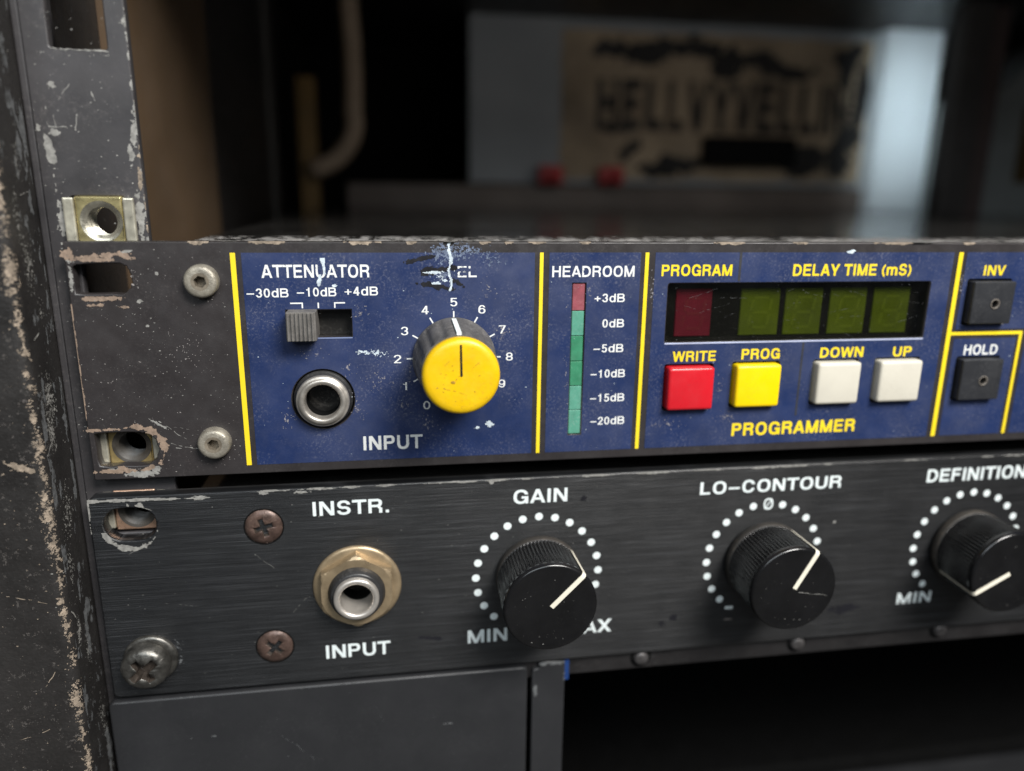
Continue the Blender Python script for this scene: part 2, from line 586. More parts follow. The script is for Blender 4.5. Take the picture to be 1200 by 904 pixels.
    if ch == '.':
        return R(0, w, 0, t)
    if ch == '(':
        return ring(w * 2.1, .42, w * 2.1, .68, 2.0, t * .8) & (X <= w)
    if ch == ')':
        return ring(-w * 1.1, .42, w * 2.1, .68, 2.0, t * .8) & (X >= 0)
    if ch == 'd':
        return ring(c * .98, .37, c * .98, .385, 2.2) | R(w - t, w, 0, 1)
    if ch == 'm':
        a = (w - t) / 4 + t / 2
        m = R(0, t, 0, .74) | R(c - t / 2, c + t / 2, 0, .5) | R(w - t, w, 0, .5)
        for cc in (a, w - a):
            m |= ring(cc, .5, a, .255, 2.2) & (Y >= .5)
        return m
    return R(0, w, 0, 1)


def text(body, x0, y0, x1, ycap, material, parent, z, weight=0.18, name='lettering', h=0.045, worn=0.0):
    """printed word: baseline y0, cap height up to ycap, ink from x0 to x1"""
    t = weight
    pen, items = 0.0, []
    for ch in body:
        adv = ADV[ch]
        if ch in 'I.':
            wd, side = t, (adv - t) / 2
        else:
            side = BEAR.get(ch, .085)
            wd = adv - 2 * side
        items.append((ch, pen + side, wd))
        pen += adv
    a = items[0][1]
    b = items[-1][1] + items[-1][2]
    sx, sy = (x1 - x0) / (b - a), ycap - y0
    mb = MB()
    for n_, (ch, px, wd) in enumerate(items):
        if ch == ' ':
            continue
        lo, hi = (-.3, 1.12) if ch in '()' else (-.03, 1.04)
        gx0, gx1 = x0 + (px - a) * sx, x0 + (px + wd - a) * sx
        us, vs = np.arange(gx0, gx1 + h, h), np.arange(y0 + lo * sy, y0 + hi * sy, h)
        UU, VV = np.meshgrid(us, vs)
        # the stroke keeps the vertical weight even where the word is stretched wide
        m = glyph(ch, (UU + h / 2 - gx0) / sx, (VV + h / 2 - y0) / sy, wd, t)
        if worn:
            m &= fbm(UU + 40, VV + 90, 7 + n_, 1.3, 5, .7) > .5 - .22 + worn * .3
        for r in range(len(vs)):
            d = np.flatnonzero(np.diff(np.concatenate(([0], m[r].astype(int), [0]))))
            for p, q in zip(d[::2], d[1::2]):
                xa, xb, v = us[p], us[0] + q * h, vs[r]
                mb.quad((xa, v, z), (xb, v, z), (xb, v + h, z), (xa, v + h, z))
    return mb.build(name, material, parent)


def flat(z):
    return lambda u, v, e=0.0: (u, v, z + e)


def inside(x, y, poly):
    r = np.zeros(x.shape, bool)
    for (ax, ay), (bx, by) in zip(poly, poly[1:] + poly[:1]):
        if ay == by:
            continue
        r ^= ((ay > y) != (by > y)) & (x < (bx - ax) * (y - ay) / (by - ay) + ax)
    return r


class Wear:
    """chips, scuffs and specks with jagged outlines, gathered into one thin layer of a surface"""

    def __init__(self, mapf, h=0.11, run=12, avoid=()):
        self.avoid = avoid
        self.mb, self._map, self.h, self.e, self.run = MB(), mapf, h, 0.0, run

    def mapf(self, u, v):
        return self._map(u, v, self.e)

    def field(self, u0, u1, v0, v1, fn, h=None):
        h = h or self.h
        self.e += 0.0012
        us, vs = np.arange(u0, u1, h), np.arange(v0, v1, h)
        if len(us) < 1 or len(vs) < 1:
            return self
        U_, V_ = np.meshgrid(us, vs)
        m = fn(U_, V_) > 0
        for poly in self.avoid:
            m &= ~inside(U_ + h / 2, V_ + h / 2, poly)
        for r in range(len(vs)):
            row = m[r]
            c = 0
            while c < len(us):
                if row[c]:
                    e = c
                    while e + 1 < len(us) and row[e + 1] and e - c < self.run:
                        e += 1
                    a, b, v = us[c], us[e] + h, vs[r]
                    self.mb.quad(self.mapf(a, v), self.mapf(b, v), self.mapf(b, v + h), self.mapf(a, v + h))
                    c = e + 1
                else:
                    c += 1
        return self

    def blob(self, cx, cy, rx, ry, seed, rough=0.9, scale=None, ang=0.0, hole=0.0):
        """an uneven chip; hole > 0 stipples it into a scuff"""
        c, s = math.cos(math.radians(ang)), math.sin(math.radians(ang))
        R = max(rx, ry) * 1.5
        scale = max(scale or 0, min(2.4, 1.5 / math.sqrt(rx * ry)))
        rough *= 1.15

        def fn(u, v):
            du, dv = u - cx, v - cy
            a, b = (du * c + dv * s) / rx, (-du * s + dv * c) / ry
            d = 1 - np.sqrt(a * a + b * b)
            f = d + rough * (fbm(u + 50, v + 80, seed, scale, 5) - 0.5) * 2
            f = np.where(np.sqrt(a * a + b * b) > 1.5, -1, f)
            if hole:
                f = np.where(fbm(u + 20, v + 90, seed + 5, 2.6, 4, 0.75) < 0.5 + hole * 0.5 - 0.22 * np.clip(d, -0.5, 1), -1, f)
            return f
        return self.field(cx - R, cx + R, cy - R, cy + R, fn)

    def line(self, x0, y0, x1, y1, w, seed, gaps=0.3):
        self.e += 0.0012
        L = math.hypot(x1 - x0, y1 - y0)
        n = max(2, int(L / 0.5))
        rnd = random.Random(seed)
        dx, dy = (x1 - x0) / L, (y1 - y0) / L
        pts = []
        off = 0
        for k in range(n + 1):
            off = 0.7 * off + rnd.uniform(-.12, .12)
            pts.append((x0 + dx * L * k / n - dy * off, y0 + dy * L * k / n + dx * off, w * rnd.uniform(0.15, 1.0)))
        for (ax, ay, aw), (bx, by, bw) in zip(pts, pts[1:]):
            if rnd.random() < gaps:
                continue
            q = [(ax - dy * aw / 2, ay + dx * aw / 2), (ax + dy * aw / 2, ay - dx * aw / 2), (bx + dy * bw / 2, by - dx * bw / 2), (bx - dy * bw / 2, by + dx * bw / 2)]
            self.mb.quad(*[self.mapf(*p) for p in q])
        return self

    def specks(self, u0, u1, v0, v1, n, seed, r0=0.05, r1=0.18, keep=None):
        self.e += 0.0012
        rnd = random.Random(seed)
        for _ in range(n):
            x, y = rnd.uniform(u0, u1), rnd.uniform(v0, v1)
            if keep and not keep(x, y):
                continue
            r = r0 + (r1 - r0) * rnd.random() ** 3
            k = rnd.randint(5, 7)
            a0 = rnd.random() * 6.28
            st = rnd.uniform(1, 2.0)
            pts = [(x + r * st * math.cos(a0 + 6.283 * i / k) * rnd.uniform(.6, 1.1), y + r * math.sin(a0 + 6.283 * i / k) * rnd.uniform(.6, 1.1)) for i in range(k)]
            self.mb.add([self.mapf(*p) for p in pts], [tuple(range(k))])
        return self

    def build(self, name, material, parent):
        if not self.mb.f:
            return None
        return self.mb.build(name, material, parent)


def roughen(me, amp, seed):
    rnd = np.random.RandomState(seed)
    for v in me.vertices:
        v.co += Vector(tuple(rnd.uniform(-amp, amp, 3) * S))


def dark_marks(me, cx, cy, ztop, r):
    """the faces of the driven recess take a darker material"""
    me.materials.append(mat('recess_dark', (.045, .036, .03), .5, metal=.3, var=.6, vscale=600, dust=.5, dust_col=(.2, .15, .11), dscale=900))
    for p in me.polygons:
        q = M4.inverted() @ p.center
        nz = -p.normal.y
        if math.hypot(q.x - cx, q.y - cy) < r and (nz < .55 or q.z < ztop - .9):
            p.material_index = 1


# ================================================================== LARGE STRUCTURE
floor_mb = MB().box(-900, 1400, -412, -402, -1400, 900)
tag(floor_mb.build('ground', mat('dark_floor', (0.05, 0.048, 0.046), 0.7)), kind='structure')
MB().box(-900, 1400, -402, 700, -1420, -1400).build('wall', mat('dark_room_wall', (0.03, 0.03, 0.03), 0.8))
tag(bpy.data.objects['wall'], kind='structure')

# ------------------------------------------------------------------ the rack case
case = thing('rack_case', 'scuffed black equipment rack case with chipped edge and steel front rail', 'rack case', (-20, -400, -200))

# side wall, swept along its front profile: inner face, rounded corner, front face
PX, PZ, PR = 5.6, 8.2, 1.9
prof = [(PX, -200.0), (PX, -40), (PX, -3), (PX, 2)]
for k in range(9):
    a = math.radians(90 * k / 8)
    prof.append((PX - PR + PR * math.cos(a), PZ - PR + PR * math.sin(a)))
prof += [(-6, PZ), (-34, PZ), (-34, -480), (PX, -480)]
ys = [-400, -120, -60, 0, 60, 112]
side = MB()
for y in ys:
    side.v += [(x, y, z) for x, z in prof]
n = len(prof)
for k in range(len(ys) - 1):
    for i in range(n):
        j = (i + 1) % n
        side.f.append((k * n + i, (k + 1) * n + i, (k + 1) * n + j, k * n + j))
side.f.append(tuple(range(n)))
side.f.append(tuple((len(ys) - 1) * n + i for i in reversed(range(n))))
sidew = side.build('side_panel', VINYL, case)
for p in sidew.data.polygons:
    p.use_smooth = True
sidew.data.set_sharp_from_angle(angle=math.radians(40))

MB().box(-34, 520, 112.5, 130, -480, 8).build('top_shade_panel', VINYL, case, bevel=2)  # unseen case top, put in to darken the interior
MB().box(500, 520, -400, 112, -480, 8).build('side_panel', VINYL, case, bevel=1.5)
MB().box(-33, 499.5, -401, -390, -480, 6).build('bottom_panel', VINYL, case)
MB().box(PX + .05, PX + 2.5, -389, 112, -136, -44).build('plywood_lining', PLY, case, label='bare brown plywood lining inside the case')
MB().box(-33, 499.5, -389, 112, -479, -470).build('added_dark_back_sheet', HOLE, case)  # black sheet added for the unlit depth of the rack
# steel rail with square holes
RZ = -3.0
rail_holes = [rect(11.1, 20.0, 31.1, 40.0, .5), rect(11.2, 20.0, -1.2, 7.4, .5), rect(11.6, 20.2, -11.4, -2.9, .5),
              rect(11.2, 20.2, -42.6, -33.8, .4), rect(11.0, 20.2, -56.0, -47.9, .4), rect(11.2, 20.2, -86.5, -77.6, .4)]
rail_holes += [rect(11.1, 20.0, 46.6 + k, 55.5 + k, .5) for k in (0, 15.9, 31.75)] + [rect(11.1, 20.0, -110 - k, -101 - k, .5) for k in (0, 15.9, 31.75, 47)]
plate('rack_rail', rect(7.0, 23.35, -388, 111, 0.4), rail_holes, RZ - 2.0, RZ, RAILM, case, bevel=0.25)
# the rail's bent flange, running back along the case wall
MB().box(PX + .1, 6.95, -388, 111, RZ - 14, RZ - .35).build('rail_flange', RAILM, case, bevel=.3)

# ================================================================== DELAY UNIT (upper)
delay = thing('rack_delay_unit', 'upper rack unit with dark blue front, yellow knob and coloured programmer buttons', 'delay unit', (100, -44, -100))
slot1 = jag([(11.3, -9.2), (18.9, -9.2), (20.1, -8.4), (20.7, -7), (20.6, -5.8), (19.9, -4.4), (18.9, -3.9), (11.9, -4.0), (11.2, -4.5)], .1, 1)
slot2 = jag([(11.3, -41.2), (19.6, -41.3), (21.3, -40.2), (22.0, -38.3), (21.6, -36.4), (20.2, -35.1), (18.6, -34.8), (11.0, -34.8)], .13, 2)
buttons = [('write', 124.9, -29.25, REDB), ('prog', 139.4, -29.08, YELB), ('down', 157.3, -29.02, CRMB), ('up', 171.45, -28.95, CRMB),
           ('inv', 190.35, -12.45, BLKB), ('hold', 190.7, -29.1, BLKB)]
BW, BH = 9.75, 8.95
fp_holes = [slot1, slot2, circ(52.3, -29.5, 5.75), rect(46.5, 58.15, -17.6, -12.5), rect(100.1, 102.7, -38.5, -7.9), rect(119.4, 176.5, -19.95, -8.1, .5)]
fp_holes += [rect(x - BW / 2 - .35, x + BW / 2 + .35, y - BH / 2 - .35, y + BH / 2 + .35, .6) for _, x, y, _m in buttons]
plate('faceplate', rect(10.1, 492, -43.9, -0.1, .5), fp_holes, -2.5, 0, GREY, delay, bevel=0.22)
# chassis behind it; its lid shows above the front
MB().box(27, 470, -43, -0.9, -330, -2.9).build('chassis', CHAS, delay, bevel=.5)

ZB = 0.05     # film surface
films = [(39.35, 92.6, -42.1, -2.05, None), (95.4, 113.5, -42.1, -2.05, None), (116.4, 133.7, -42.1, -2.05, 'prog'), (134.3, 181.0, -42.1, -2.05, 'time'),
         (184.0, 290, -18.35, -2.05, 'inv'), (184.1, 199.1, -42.1, -20.3, 'hold'), (201.4, 290, -42.1, -20.3, None), (292, 380, -42.1, -2.05, None), (382, 460, -42.1, -2.05, None)]
# the programmer field is one sheet with its display window; hairline gaps divide it
def hole_for(*keys):
    d = {k: rect(x - BW / 2 - .45, x + BW / 2 + .45, y - BH / 2 - .45, y + BH / 2 + .45, .6) for k, x, y, _m in buttons}
    return [d[k] for k in keys]
def blue(outl, holes):
    plate('blue_field', outl, holes, 0.01, ZB, BLUE, delay)
blue(rect(39.35, 92.6, -42.1, -2.05), [circ(52.3, -29.5, 5.95), rect(46.3, 58.3, -17.75, -12.3)])
blue(rect(95.4, 113.5, -42.1, -2.05), [rect(99.95, 102.85, -38.65, -7.75)])
blue(rect(116.4, 181.0, -42.1, -2.05), [rect(119.2, 176.7, -20.15, -7.9, .6)] + hole_for('write', 'prog', 'down', 'up'))
blue(rect(184.0, 290, -18.35, -2.05), hole_for('inv'))
blue(rect(184.1, 199.1, -42.1, -20.3), hole_for('hold'))
for a, b, c, d in ((201.4, 290, -42.1, -20.3), (292, 380, -42.1, -2.05), (382, 460, -42.1, -2.05)):
    blue(rect(a, b, c, d), [])
ZP = 0.075    # print on the film
MB().quad((133.75, -7.7, ZP), (134.25, -7.7, ZP), (134.25, -2.05, ZP), (133.75, -2.05, ZP)).build('divider_line', SEAMB, delay, label='thin dark hairline')
MB().quad((149.2, -36.2, ZP), (149.6, -36.2, ZP), (149.6, -20.3, ZP), (149.2, -20.3, ZP)).build('divider_line', SEAMB, delay, label='thin dark hairline')
for x0, x1, y0, y1 in ((37.45, 38.35, -42.1, -2.05), (93.55, 94.25, -42.1, -2.05), (114.35, 115.1, -42.1, -2.05), (182.1, 183.1, -42.1, -2.05),
                       (183.1, 200.4, -19.55, -18.85), (199.7, 200.4, -42.1, -19.55), (290.4, 291.2, -42.1, -2.05), (380.4, 381.2, -42.1, -2.05)):
    MB().quad((x0, y0, ZP), (x1, y0, ZP), (x1, y1, ZP), (x0, y1, ZP)).build('divider_line', YEL, delay)

T = lambda s, x0, y0, x1, y1, m=WHT, w=.185, worn=.0: text(s, x0, y0, x1, y1, m, delay, ZP, w, worn=worn)
T('ATTENUATOR', 42.6, -6.55, 61.7, -4.2, worn=.08)
T('–30dB', 39.8, -10.05, 47.1, -8.45, w=.165)
T('–10dB', 48.6, -9.95, 55.6, -8.35, w=.165)
T('+4dB', 57.1, -9.85, 63.15, -8.25, w=.165)
T('LEVEL', 71.9, -6.6, 81.5, -4.55, w=.16, worn=.25)
T('INPUT', 59.4, -40.05, 70.8, -37.2, w=.20)
T('HEADROOM', 96.0, -6.68, 112.3, -4.6, worn=.06)
for s, xe, y in (('+3dB', 110.6, -11.6), ('0dB', 110.7, -16.6), ('–5dB', 110.8, -21.6), ('–10dB', 111.4, -26.75), ('–15dB', 111.5, -31.75), ('–20dB', 111.75, -36.6)):
    wd = {4: 6.1, 3: 4.4, 5: 7.1}[len(s)]
    T(s, xe - wd, y, xe, y + 1.62, w=.165)
T('PROGRAM', 117.8, -6.6, 132.4, -4.4, YEL, .205)
T('DELAY TIME (mS)', 145.4, -6.75, 171.6, -4.4, YEL, .205)
T('WRITE', 121.2, -23.85, 130.4, -21.75, YEL, .205)
T('PROG', 136.0, -23.7, 144.4, -21.55, YEL, .205)
T('DOWN', 153.4, -23.75, 163.2, -21.6, YEL, .205)
T('UP', 170.1, -23.85, 174.4, -21.75, YEL, .205)
T('PROGRAMMER', 135.3, -40.2, 163.5, -37.4, YEL, .215)
T('INV', 188.5, -6.85, 193.6, -4.75, YEL, .205)
T('HOLD', 186.9, -23.9, 195.0, -21.7, WHT, .195)

# level knob scale
KX, KY = 77.14, -22.03
for k in range(11):
    a = math.radians(90 + (5 - k) * 30)
    c, s = math.cos(a), math.sin(a)
    if k < 10:
        dx, dy = KX + 10.75 * c, KY + 10.75 * s
        T(str(k), dx - .68, dy - .78, dx + .68, dy + .80, w=.14)
    tm = MB()
    tm.quad((KX + 7.3 * c + .13 * s, KY + 7.3 * s - .13 * c, ZP), (KX + 9.05 * c + .13 * s, KY + 9.05 * s - .13 * c, ZP),
            (KX + 9.05 * c - .13 * s, KY + 9.05 * s + .13 * c, ZP), (KX + 7.3 * c - .13 * s, KY + 7.3 * s + .13 * c, ZP))
    tm.build('scale_mark', WHT, delay)
for pts in (((47.3, -11.05, 49.55, -11.3), (49.3, -12.1, 49.55, -11.3)), ((52.15, -12.1, 52.4, -11.1),), ((55.1, -11.3, 57.1, -11.05), (55.1, -12.1, 55.35, -11.3))):
    m_ = MB()
    for x0, y0, x1, y1 in pts:
        m_.quad((x0, min(y0, y1), ZP), (x1, min(y0, y1), ZP), (x1, max(y0, y1), ZP), (x0, max(y0, y1), ZP))
    m_.build('scale_mark', WHT, delay)

# level knob: fluted dark skirt, yellow cap
knob = obj('level_knob', MB().lathe(KX, KY, [(7.9, .3), (7.95, 1.2), (7.75, 2.0), (7.2, 12.6), (6.9, 13.2)], 180,
           lambda a, k: (-.42 * (0.5 + 0.5 * math.cos(16 * a)) ** 2 if k in (2, 3) else 0)).mesh('level_knob'), SKIRT, delay, True)
knob.data.set_sharp_from_angle(angle=math.radians(35))
CX, CY = KX + .02, KY
cap = MB().lathe(CX, CY, [(6.35, 13.0), (6.75, 13.3), (6.85, 14.2), (6.8, 14.9), (6.55, 15.35), (6.1, 15.6), (5.4, 15.72), (3, 15.62), (.3, 15.58)], 96)
capo = cap.build('knob_cap', CAPY, knob, True)
capo.location = (0, 0, 0)
a0 = math.radians(91)
pl = MB()
for r0, r1, z0, z1, wd in ((.1, 5.7, 15.66, 15.74, .19),):
    c, s = math.cos(a0), math.sin(a0)
    pl.quad((CX + r0 * c + wd * s, CY + r0 * s - wd * c, z0), (CX + r1 * c + wd * s, CY + r1 * s - wd * c, z1), (CX + r1 * c - wd * s, CY + r1 * s + wd * c, z1), (CX + r0 * c - wd * s, CY + r0 * s + wd * c, z0))
pl.build('pointer_line', BSMEAR, knob, label='dark line on the yellow cap')
pl = MB()
c, s = math.cos(a0), math.sin(a0)
P_ = lambda r, z, w_: (KX + r * c + w_ * s, KY + r * s - w_ * c, z)
pl.add([P_(7.97, 2.0, .42), P_(7.97, 2.0, -.42), P_(7.36, 13, -.42), P_(7.36, 13, .42), P_(7.2, 2.0, .42), P_(7.2, 2.0, -.42), P_(6.8, 13, -.42), P_(6.8, 13, .42)],
       [(0, 1, 2, 3), (0, 3, 7, 4), (1, 5, 6, 2), (3, 2, 6, 7), (0, 4, 5, 1)])
pl.build('pointer_line', WHT2, knob, label='white line on the dark skirt')

w = Wear(lambda u, v, e: (CX + u, CY + v, 15.735 + e), .09)
w.specks(-5.6, 5.6, -5.6, 5.6, 46, 940, .02, .12, lambda x, y: x * x + y * y < 29)
w.line(-3, -2, 1.5, -3.4, .07, 941, .4).line(2, 1.5, 4, 3, .06, 942, .4).line(-4, 1, -2.2, 3, .06, 943, .5)
w.blob(-1.5, -.9, .35, .2, 944, 1.0).blob(2.6, -2.6, .9, .4, 945, 1.2, 1.5, 20, .7).blob(-3.2, -3.0, 1.2, .5, 946, 1.2, 1.5, -40, .75)
w.build('dark_marks', mat('brown_grime', (.30, .17, .02), .6, var=.4, vscale=600), knob.children[0])

# slide switch
sw = obj('slide_switch', MB().add([(46, -18, -4), (58.6, -18, -4), (58.6, -12.1, -4), (46, -12.1, -4), (46, -18, -2.4), (58.6, -18, -2.4), (58.6, -12.1, -2.4), (46, -12.1, -2.4)],
         [(0, 1, 2, 3), (0, 4, 5, 1), (1, 5, 6, 2), (2, 6, 7, 3), (3, 7, 4, 0)]).mesh('slide_switch'), mat('switch_bed', (0.05, 0.045, 0.04), 0.6, dust=0.6, dscale=900, dust_col=(.3, .27, .22)), delay)
lev = MB().box(46.8, 52.0, -17.6, -12.3, -3.5, 3.8)
for k in range(7):
    lev.box(46.95 + k * .72, 47.35 + k * .72, -17.55, -12.35, 3.8, 4.2)
lev.build('lever', SLID, sw, bevel=.12, segs=1)
MB().box(46.45, 58.2, -17.85, -17.62, 0.0, .14).build('lower_lip', mat('pale_blue_edge', (.16, .2, .34), .4), sw)

# jack socket of the upper unit
JX, JY = 52.3, -29.5
jk = obj('jack_socket', MB().lathe(JX, JY, [(5.5, -4), (5.5, -.2), (5.3, .1), (5.05, .25), (5.0, 1.0), (4.75, 1.3), (4.4, 1.35), (4.2, 1.2), (4.1, .9)], 72, close_end=False).mesh('jack_socket'), COLLAR, delay, True)
MB().lathe(JX, JY, [(4.95, 1.0), (4.9, 1.7), (4.7, 1.9), (4.45, 1.85), (4.35, 2.25), (3.75, 2.35), (3.4, 2.2), (3.2, 1.6), (3.15, .4)], 72, close_end=False).build('barrel', mat('worn_nickel', (0.42, 0.39, 0.35), 0.38, metal=0.7, var=.25, vscale=300, dust=.25, dust_col=(.12, .1, .08), dscale=800), jk, True)
MB().lathe(JX, JY, [(3.16, -8), (3.16, .5)], 40, close_start=True, close_end=False).build('socket_bore', HOLE, jk)
MB().disc(JX, JY, -7.5, 3.14).build('socket_bore', HOLE, jk)

# headroom meter: six segments in a slot
meter = obj('headroom_meter', MB().box(99.9, 102.9, -38.7, -7.7, -3.4, -2.2).mesh('headroom_meter'), HOLE, delay)
yy = [-7.95, -13.3, -18.25, -23.35, -28.4, -33.4, -38.45]
for k in range(6):
    MB().box(100.18, 102.62, yy[k + 1] + .05, yy[k] - .05, -2.3, -.25 if k != 2 else -.3).build('meter_segment', [LEDR, LEDG, LEDG2, LEDG2 if k == 3 else LEDG, LEDG, LEDG][k], meter, bevel=.1, segs=1,
        label=['dull red segment', None, 'darker green segment', 'darker green segment', None, None][k])

# display window
disp = obj('display', MB().add([(119, -20.4, -4.5), (177, -20.4, -4.5), (177, -7.7, -4.5), (119, -7.7, -4.5), (119, -20.4, -2.45), (177, -20.4, -2.45), (177, -7.7, -2.45), (119, -7.7, -2.45)],
           [(0, 1, 2, 3), (0, 4, 5, 1), (1, 5, 6, 2), (2, 6, 7, 3), (3, 7, 4, 0)]).mesh('display'), HOLE, delay)
for k, (x0, x1) in enumerate(((122.2, 129.9), (136.1, 144.7), (145.9, 154.2), (155.9, 164.2), (165.8, 174.2))):
    d = MB().box(x0, x1, -19.25, -9.5, -4.4, -2.6).build('digit', DIGR if k == 0 else DIGG, disp, bevel=.15, segs=1, label='dark red digit block' if k == 0 else None)
    cx, cy, w_, h_ = (x0 + x1) / 2 + .1, -14.5, 2.0, 3.1
    sg = MB()
    zz = -2.57
    for (ax, ay, bx, by) in ((-1, 1, 1, 1), (-1, 0, 1, 0), (-1, -1, 1, -1)):
        sg.quad((cx + ax * w_ + .45, cy + ay * h_ - .3, zz), (cx + bx * w_ - .45, cy + by * h_ - .3, zz), (cx + bx * w_ - .35, cy + by * h_ + .3, zz), (cx + ax * w_ + .55, cy + ay * h_ + .3, zz))
    for sx in (-1, 1):
        for sy in (0, 1):
            y0_, y1_ = cy + (sy - 1) * h_ + .4, cy + sy * h_ - .4
            sh = .12 * ((y0_ + y1_) / 2 - cy)
            sg.quad((cx + sx * w_ - .3 + sh - .2, y0_, zz), (cx + sx * w_ + .3 + sh - .2, y0_, zz), (cx + sx * w_ + .3 + sh + .2, y1_, zz), (cx + sx * w_ - .3 + sh + .2, y1_, zz))
    so = sg.build('digit_segments', SEGR if k == 0 else SEGG, disp)
MB().box(119.55, 176.35, -19.85, -8.2, -1.2, -.55).build('window_pane', glass_mat('smoked_pane', (0.66, 0.66, 0.62), 0.06), disp)
MB().box(119.3, 176.6, -20.3, -20.0, -.4, .16).build('edge_highlight_strip', mat('bezel_highlight', (.42, .46, .62), .35), disp, bevel=.05, segs=1)  # pale strip paints the highlight on the lower bevel

w = Wear(flat(-.53))
for k in range(16):
    r_ = random.Random(900 + k)
    x_, y_, a_, l_ = r_.uniform(121, 174), r_.uniform(-19, -9), r_.uniform(-.6, .6), r_.uniform(1.5, 7)
    w.line(x_, y_, min(175.8, x_ + l_ * math.cos(a_)), max(-19.6, min(-8.4, y_ + l_ * math.sin(a_))), .045, 900 + k, .25)
w.specks(120, 176, -19.6, -8.5, 110, 930, .02, .08)
w.build('pane_glint_scratch', GSCUFF, disp)  # thin pale scratches painted as a faint reflection on the pane

# push buttons
for key, bx, by, bm_ in buttons:
    bo = MB().box(bx - BW / 2, bx + BW / 2, by - BH / 2, by + BH / 2, -2.4, 1.9).build('push_button', bm_, delay, True, bevel=.75 if bm_ is not BLKB else .4, segs=3,
        label={'write': 'red square button', 'prog': 'yellow square button', 'down': 'cream square button under DOWN', 'up': 'cream square button under UP',
               'inv': 'black square button under INV', 'hold': 'black square button under HOLD'}[key])
    bo.data.set_sharp_from_angle(angle=math.radians(50))
    if bm_ is BLKB:
        par, bl = bo.parent, bo.location.copy()
        bo.parent = None
        bo.location = (0, 0, 0)
        bool_mesh(bo, MB().lathe(bx + .5, by - .25, [(1.0, .7), (1.02, 3)], 24, close_start=True).build('cutter', None))
        bo.data.set_sharp_from_angle(angle=math.radians(35))
        bo.parent, bo.location = par, bl
        MB().lathe(bx + .5, by - .25, [(1.0, .9), (1.0, 1.86), (1.15, 1.96), (.85, 1.97), (.78, 1.6)], 24, close_end=False).build('lens_ring', mat('dull_ring', (.10, .085, .07), .5, dust=.4), bo, True)
        MB().lathe(bx + .5, by - .25, [(.78, .8), (.55, 1.1), (.1, 1.2)], 20).build('lens', HOLE, bo, True)

# button head hex screws
for hx, hy in ((32.45, -6.95), (32.15, -37.15)):
    prof_ = [(2.95, -.2), (2.98, .5), (2.9, 1.5), (2.72, 1.85), (2.4, 2.05), (2.0, 2.1), (1.55, 2.1)]
    h = MB().lathe(hx, hy, prof_, 48, close_end=False)
    ho = h.build('hex_screw', WORNH, delay, True)
    ring = MB().lathe(hx, hy, [(1.56, 1.79)] , 48, close_end=False)
    q = MB()
    # flat ring down into the hexagon socket
    n6 = 48
    for i in range(n6):
        a = 2 * math.pi * i / n6
        am = (a + .3) % (math.pi / 3) - math.pi / 6
        rh = 1.12 * math.cos(math.pi / 6) / math.cos(am)
        q.v.append((hx + 1.6 * math.cos(a), hy + 1.6 * math.sin(a), 2.09))
        q.v.append((hx + rh * math.cos(a), hy + rh * math.sin(a), 2.05))
        q.v.append((hx + rh * math.cos(a), hy + rh * math.sin(a), .3))
    for i in range(n6):
        j = (i + 1) % n6
        q.f.append((3 * i, 3 * j, 3 * j + 1, 3 * i + 1))
        q.f.append((3 * i + 1, 3 * j + 1, 3 * j + 2, 3 * i + 2))
    q.f.append(tuple(3 * i + 2 for i in range(n6)))
    q.build('hex_socket', mat('hex_socket_dark', (.2, .17, .13), .5, metal=.4, var=.4, vscale=500), ho)

# ------------------------------------------------------------------ wear on the delay unit
def in_panel(x, y):
    return not (slot_in(x, y))
def slot_in(x, y):
    return (11 < x < 21 and -9.6 < y < -3.6) or (10.8 < x < 22.3 and -41.6 < y < -34.4)

w = Wear(flat(.03), avoid=[slot1, slot2])
w.blob(17.2, -2.5, 2.6, .7, 11, 1.0, .8, 6).blob(19.6, -2.5, 1.7, .4, 12, 1.0, .9, -22).blob(13.4, -2.9, 2.0, .3, 19, 1.1).blob(10.9, -2.5, 1.1, .9, 13, .9).blob(14, -3.3, 3.0, .35, 14, .8)
w.blob(14.5, -10.1, 3.4, .35, 15, .9).blob(17.2, -9.9, 1.5, .22, 16, .8).blob(18.7, -11.6, .8, .22, 17, .9).blob(14.7, -11.2, 1.4, .25, 18, .9)
def ring2(u, v):
    d = np.sqrt(((u - 17.9) / 5.1) ** 2 + ((v + 38.0) / 4.25) ** 2)
    return .07 - np.abs(d - 1.0) + .5 * (fbm(u, v, 21, .8, 4) - .5) - np.where((u < 16) & (v > -38), .4, 0) - np.where(u < 12.5, .5, 0)
w.field(10.5, 24.5, -44, -33, ring2)
w.blob(13.2, -42.3, 2.6, .35, 22, .9).blob(11.2, -34.2, 1.3, .3, 23, .8).blob(14.3, -34.1, 1.6, .22, 25, .9)
w.field(10.15, 11.2, -34, -11, lambda u, v: .12 + .5 * (fbm(u * 2, v, 24, .6, 4) - .5) - (u - 10.15) * .9)
w.build('paint_chip', COPP, delay)  # chips in the paint, bare primer showing
w = Wear(flat(.034), avoid=[slot1, slot2])
w.blob(18.6, -43.0, 2.4, .6, 31, .9).blob(20.9, -42.2, 1.0, .6, 32, .9).blob(15, -42.0, 2.4, .25, 33, .9).blob(20.3, -1.9, .8, .3, 34)
w.blob(10.75, -6.4, .35, 1.9, 35, 1.0).blob(11.0, -3.6, .8, .4, 36, 1.1, .9, 0, .3).blob(21.4, -10.6, .45, .35, 37).blob(22.4, -33.4, 1.6, .25, 38, .9, .9, -35)
w.blob(22.35, -15.05, .3, .22, 39, .5).blob(24.8, -5.7, .33, .35, 40, .4)
w.specks(10.5, 37, -43, -1, 260, 3, .03, .13, in_panel)
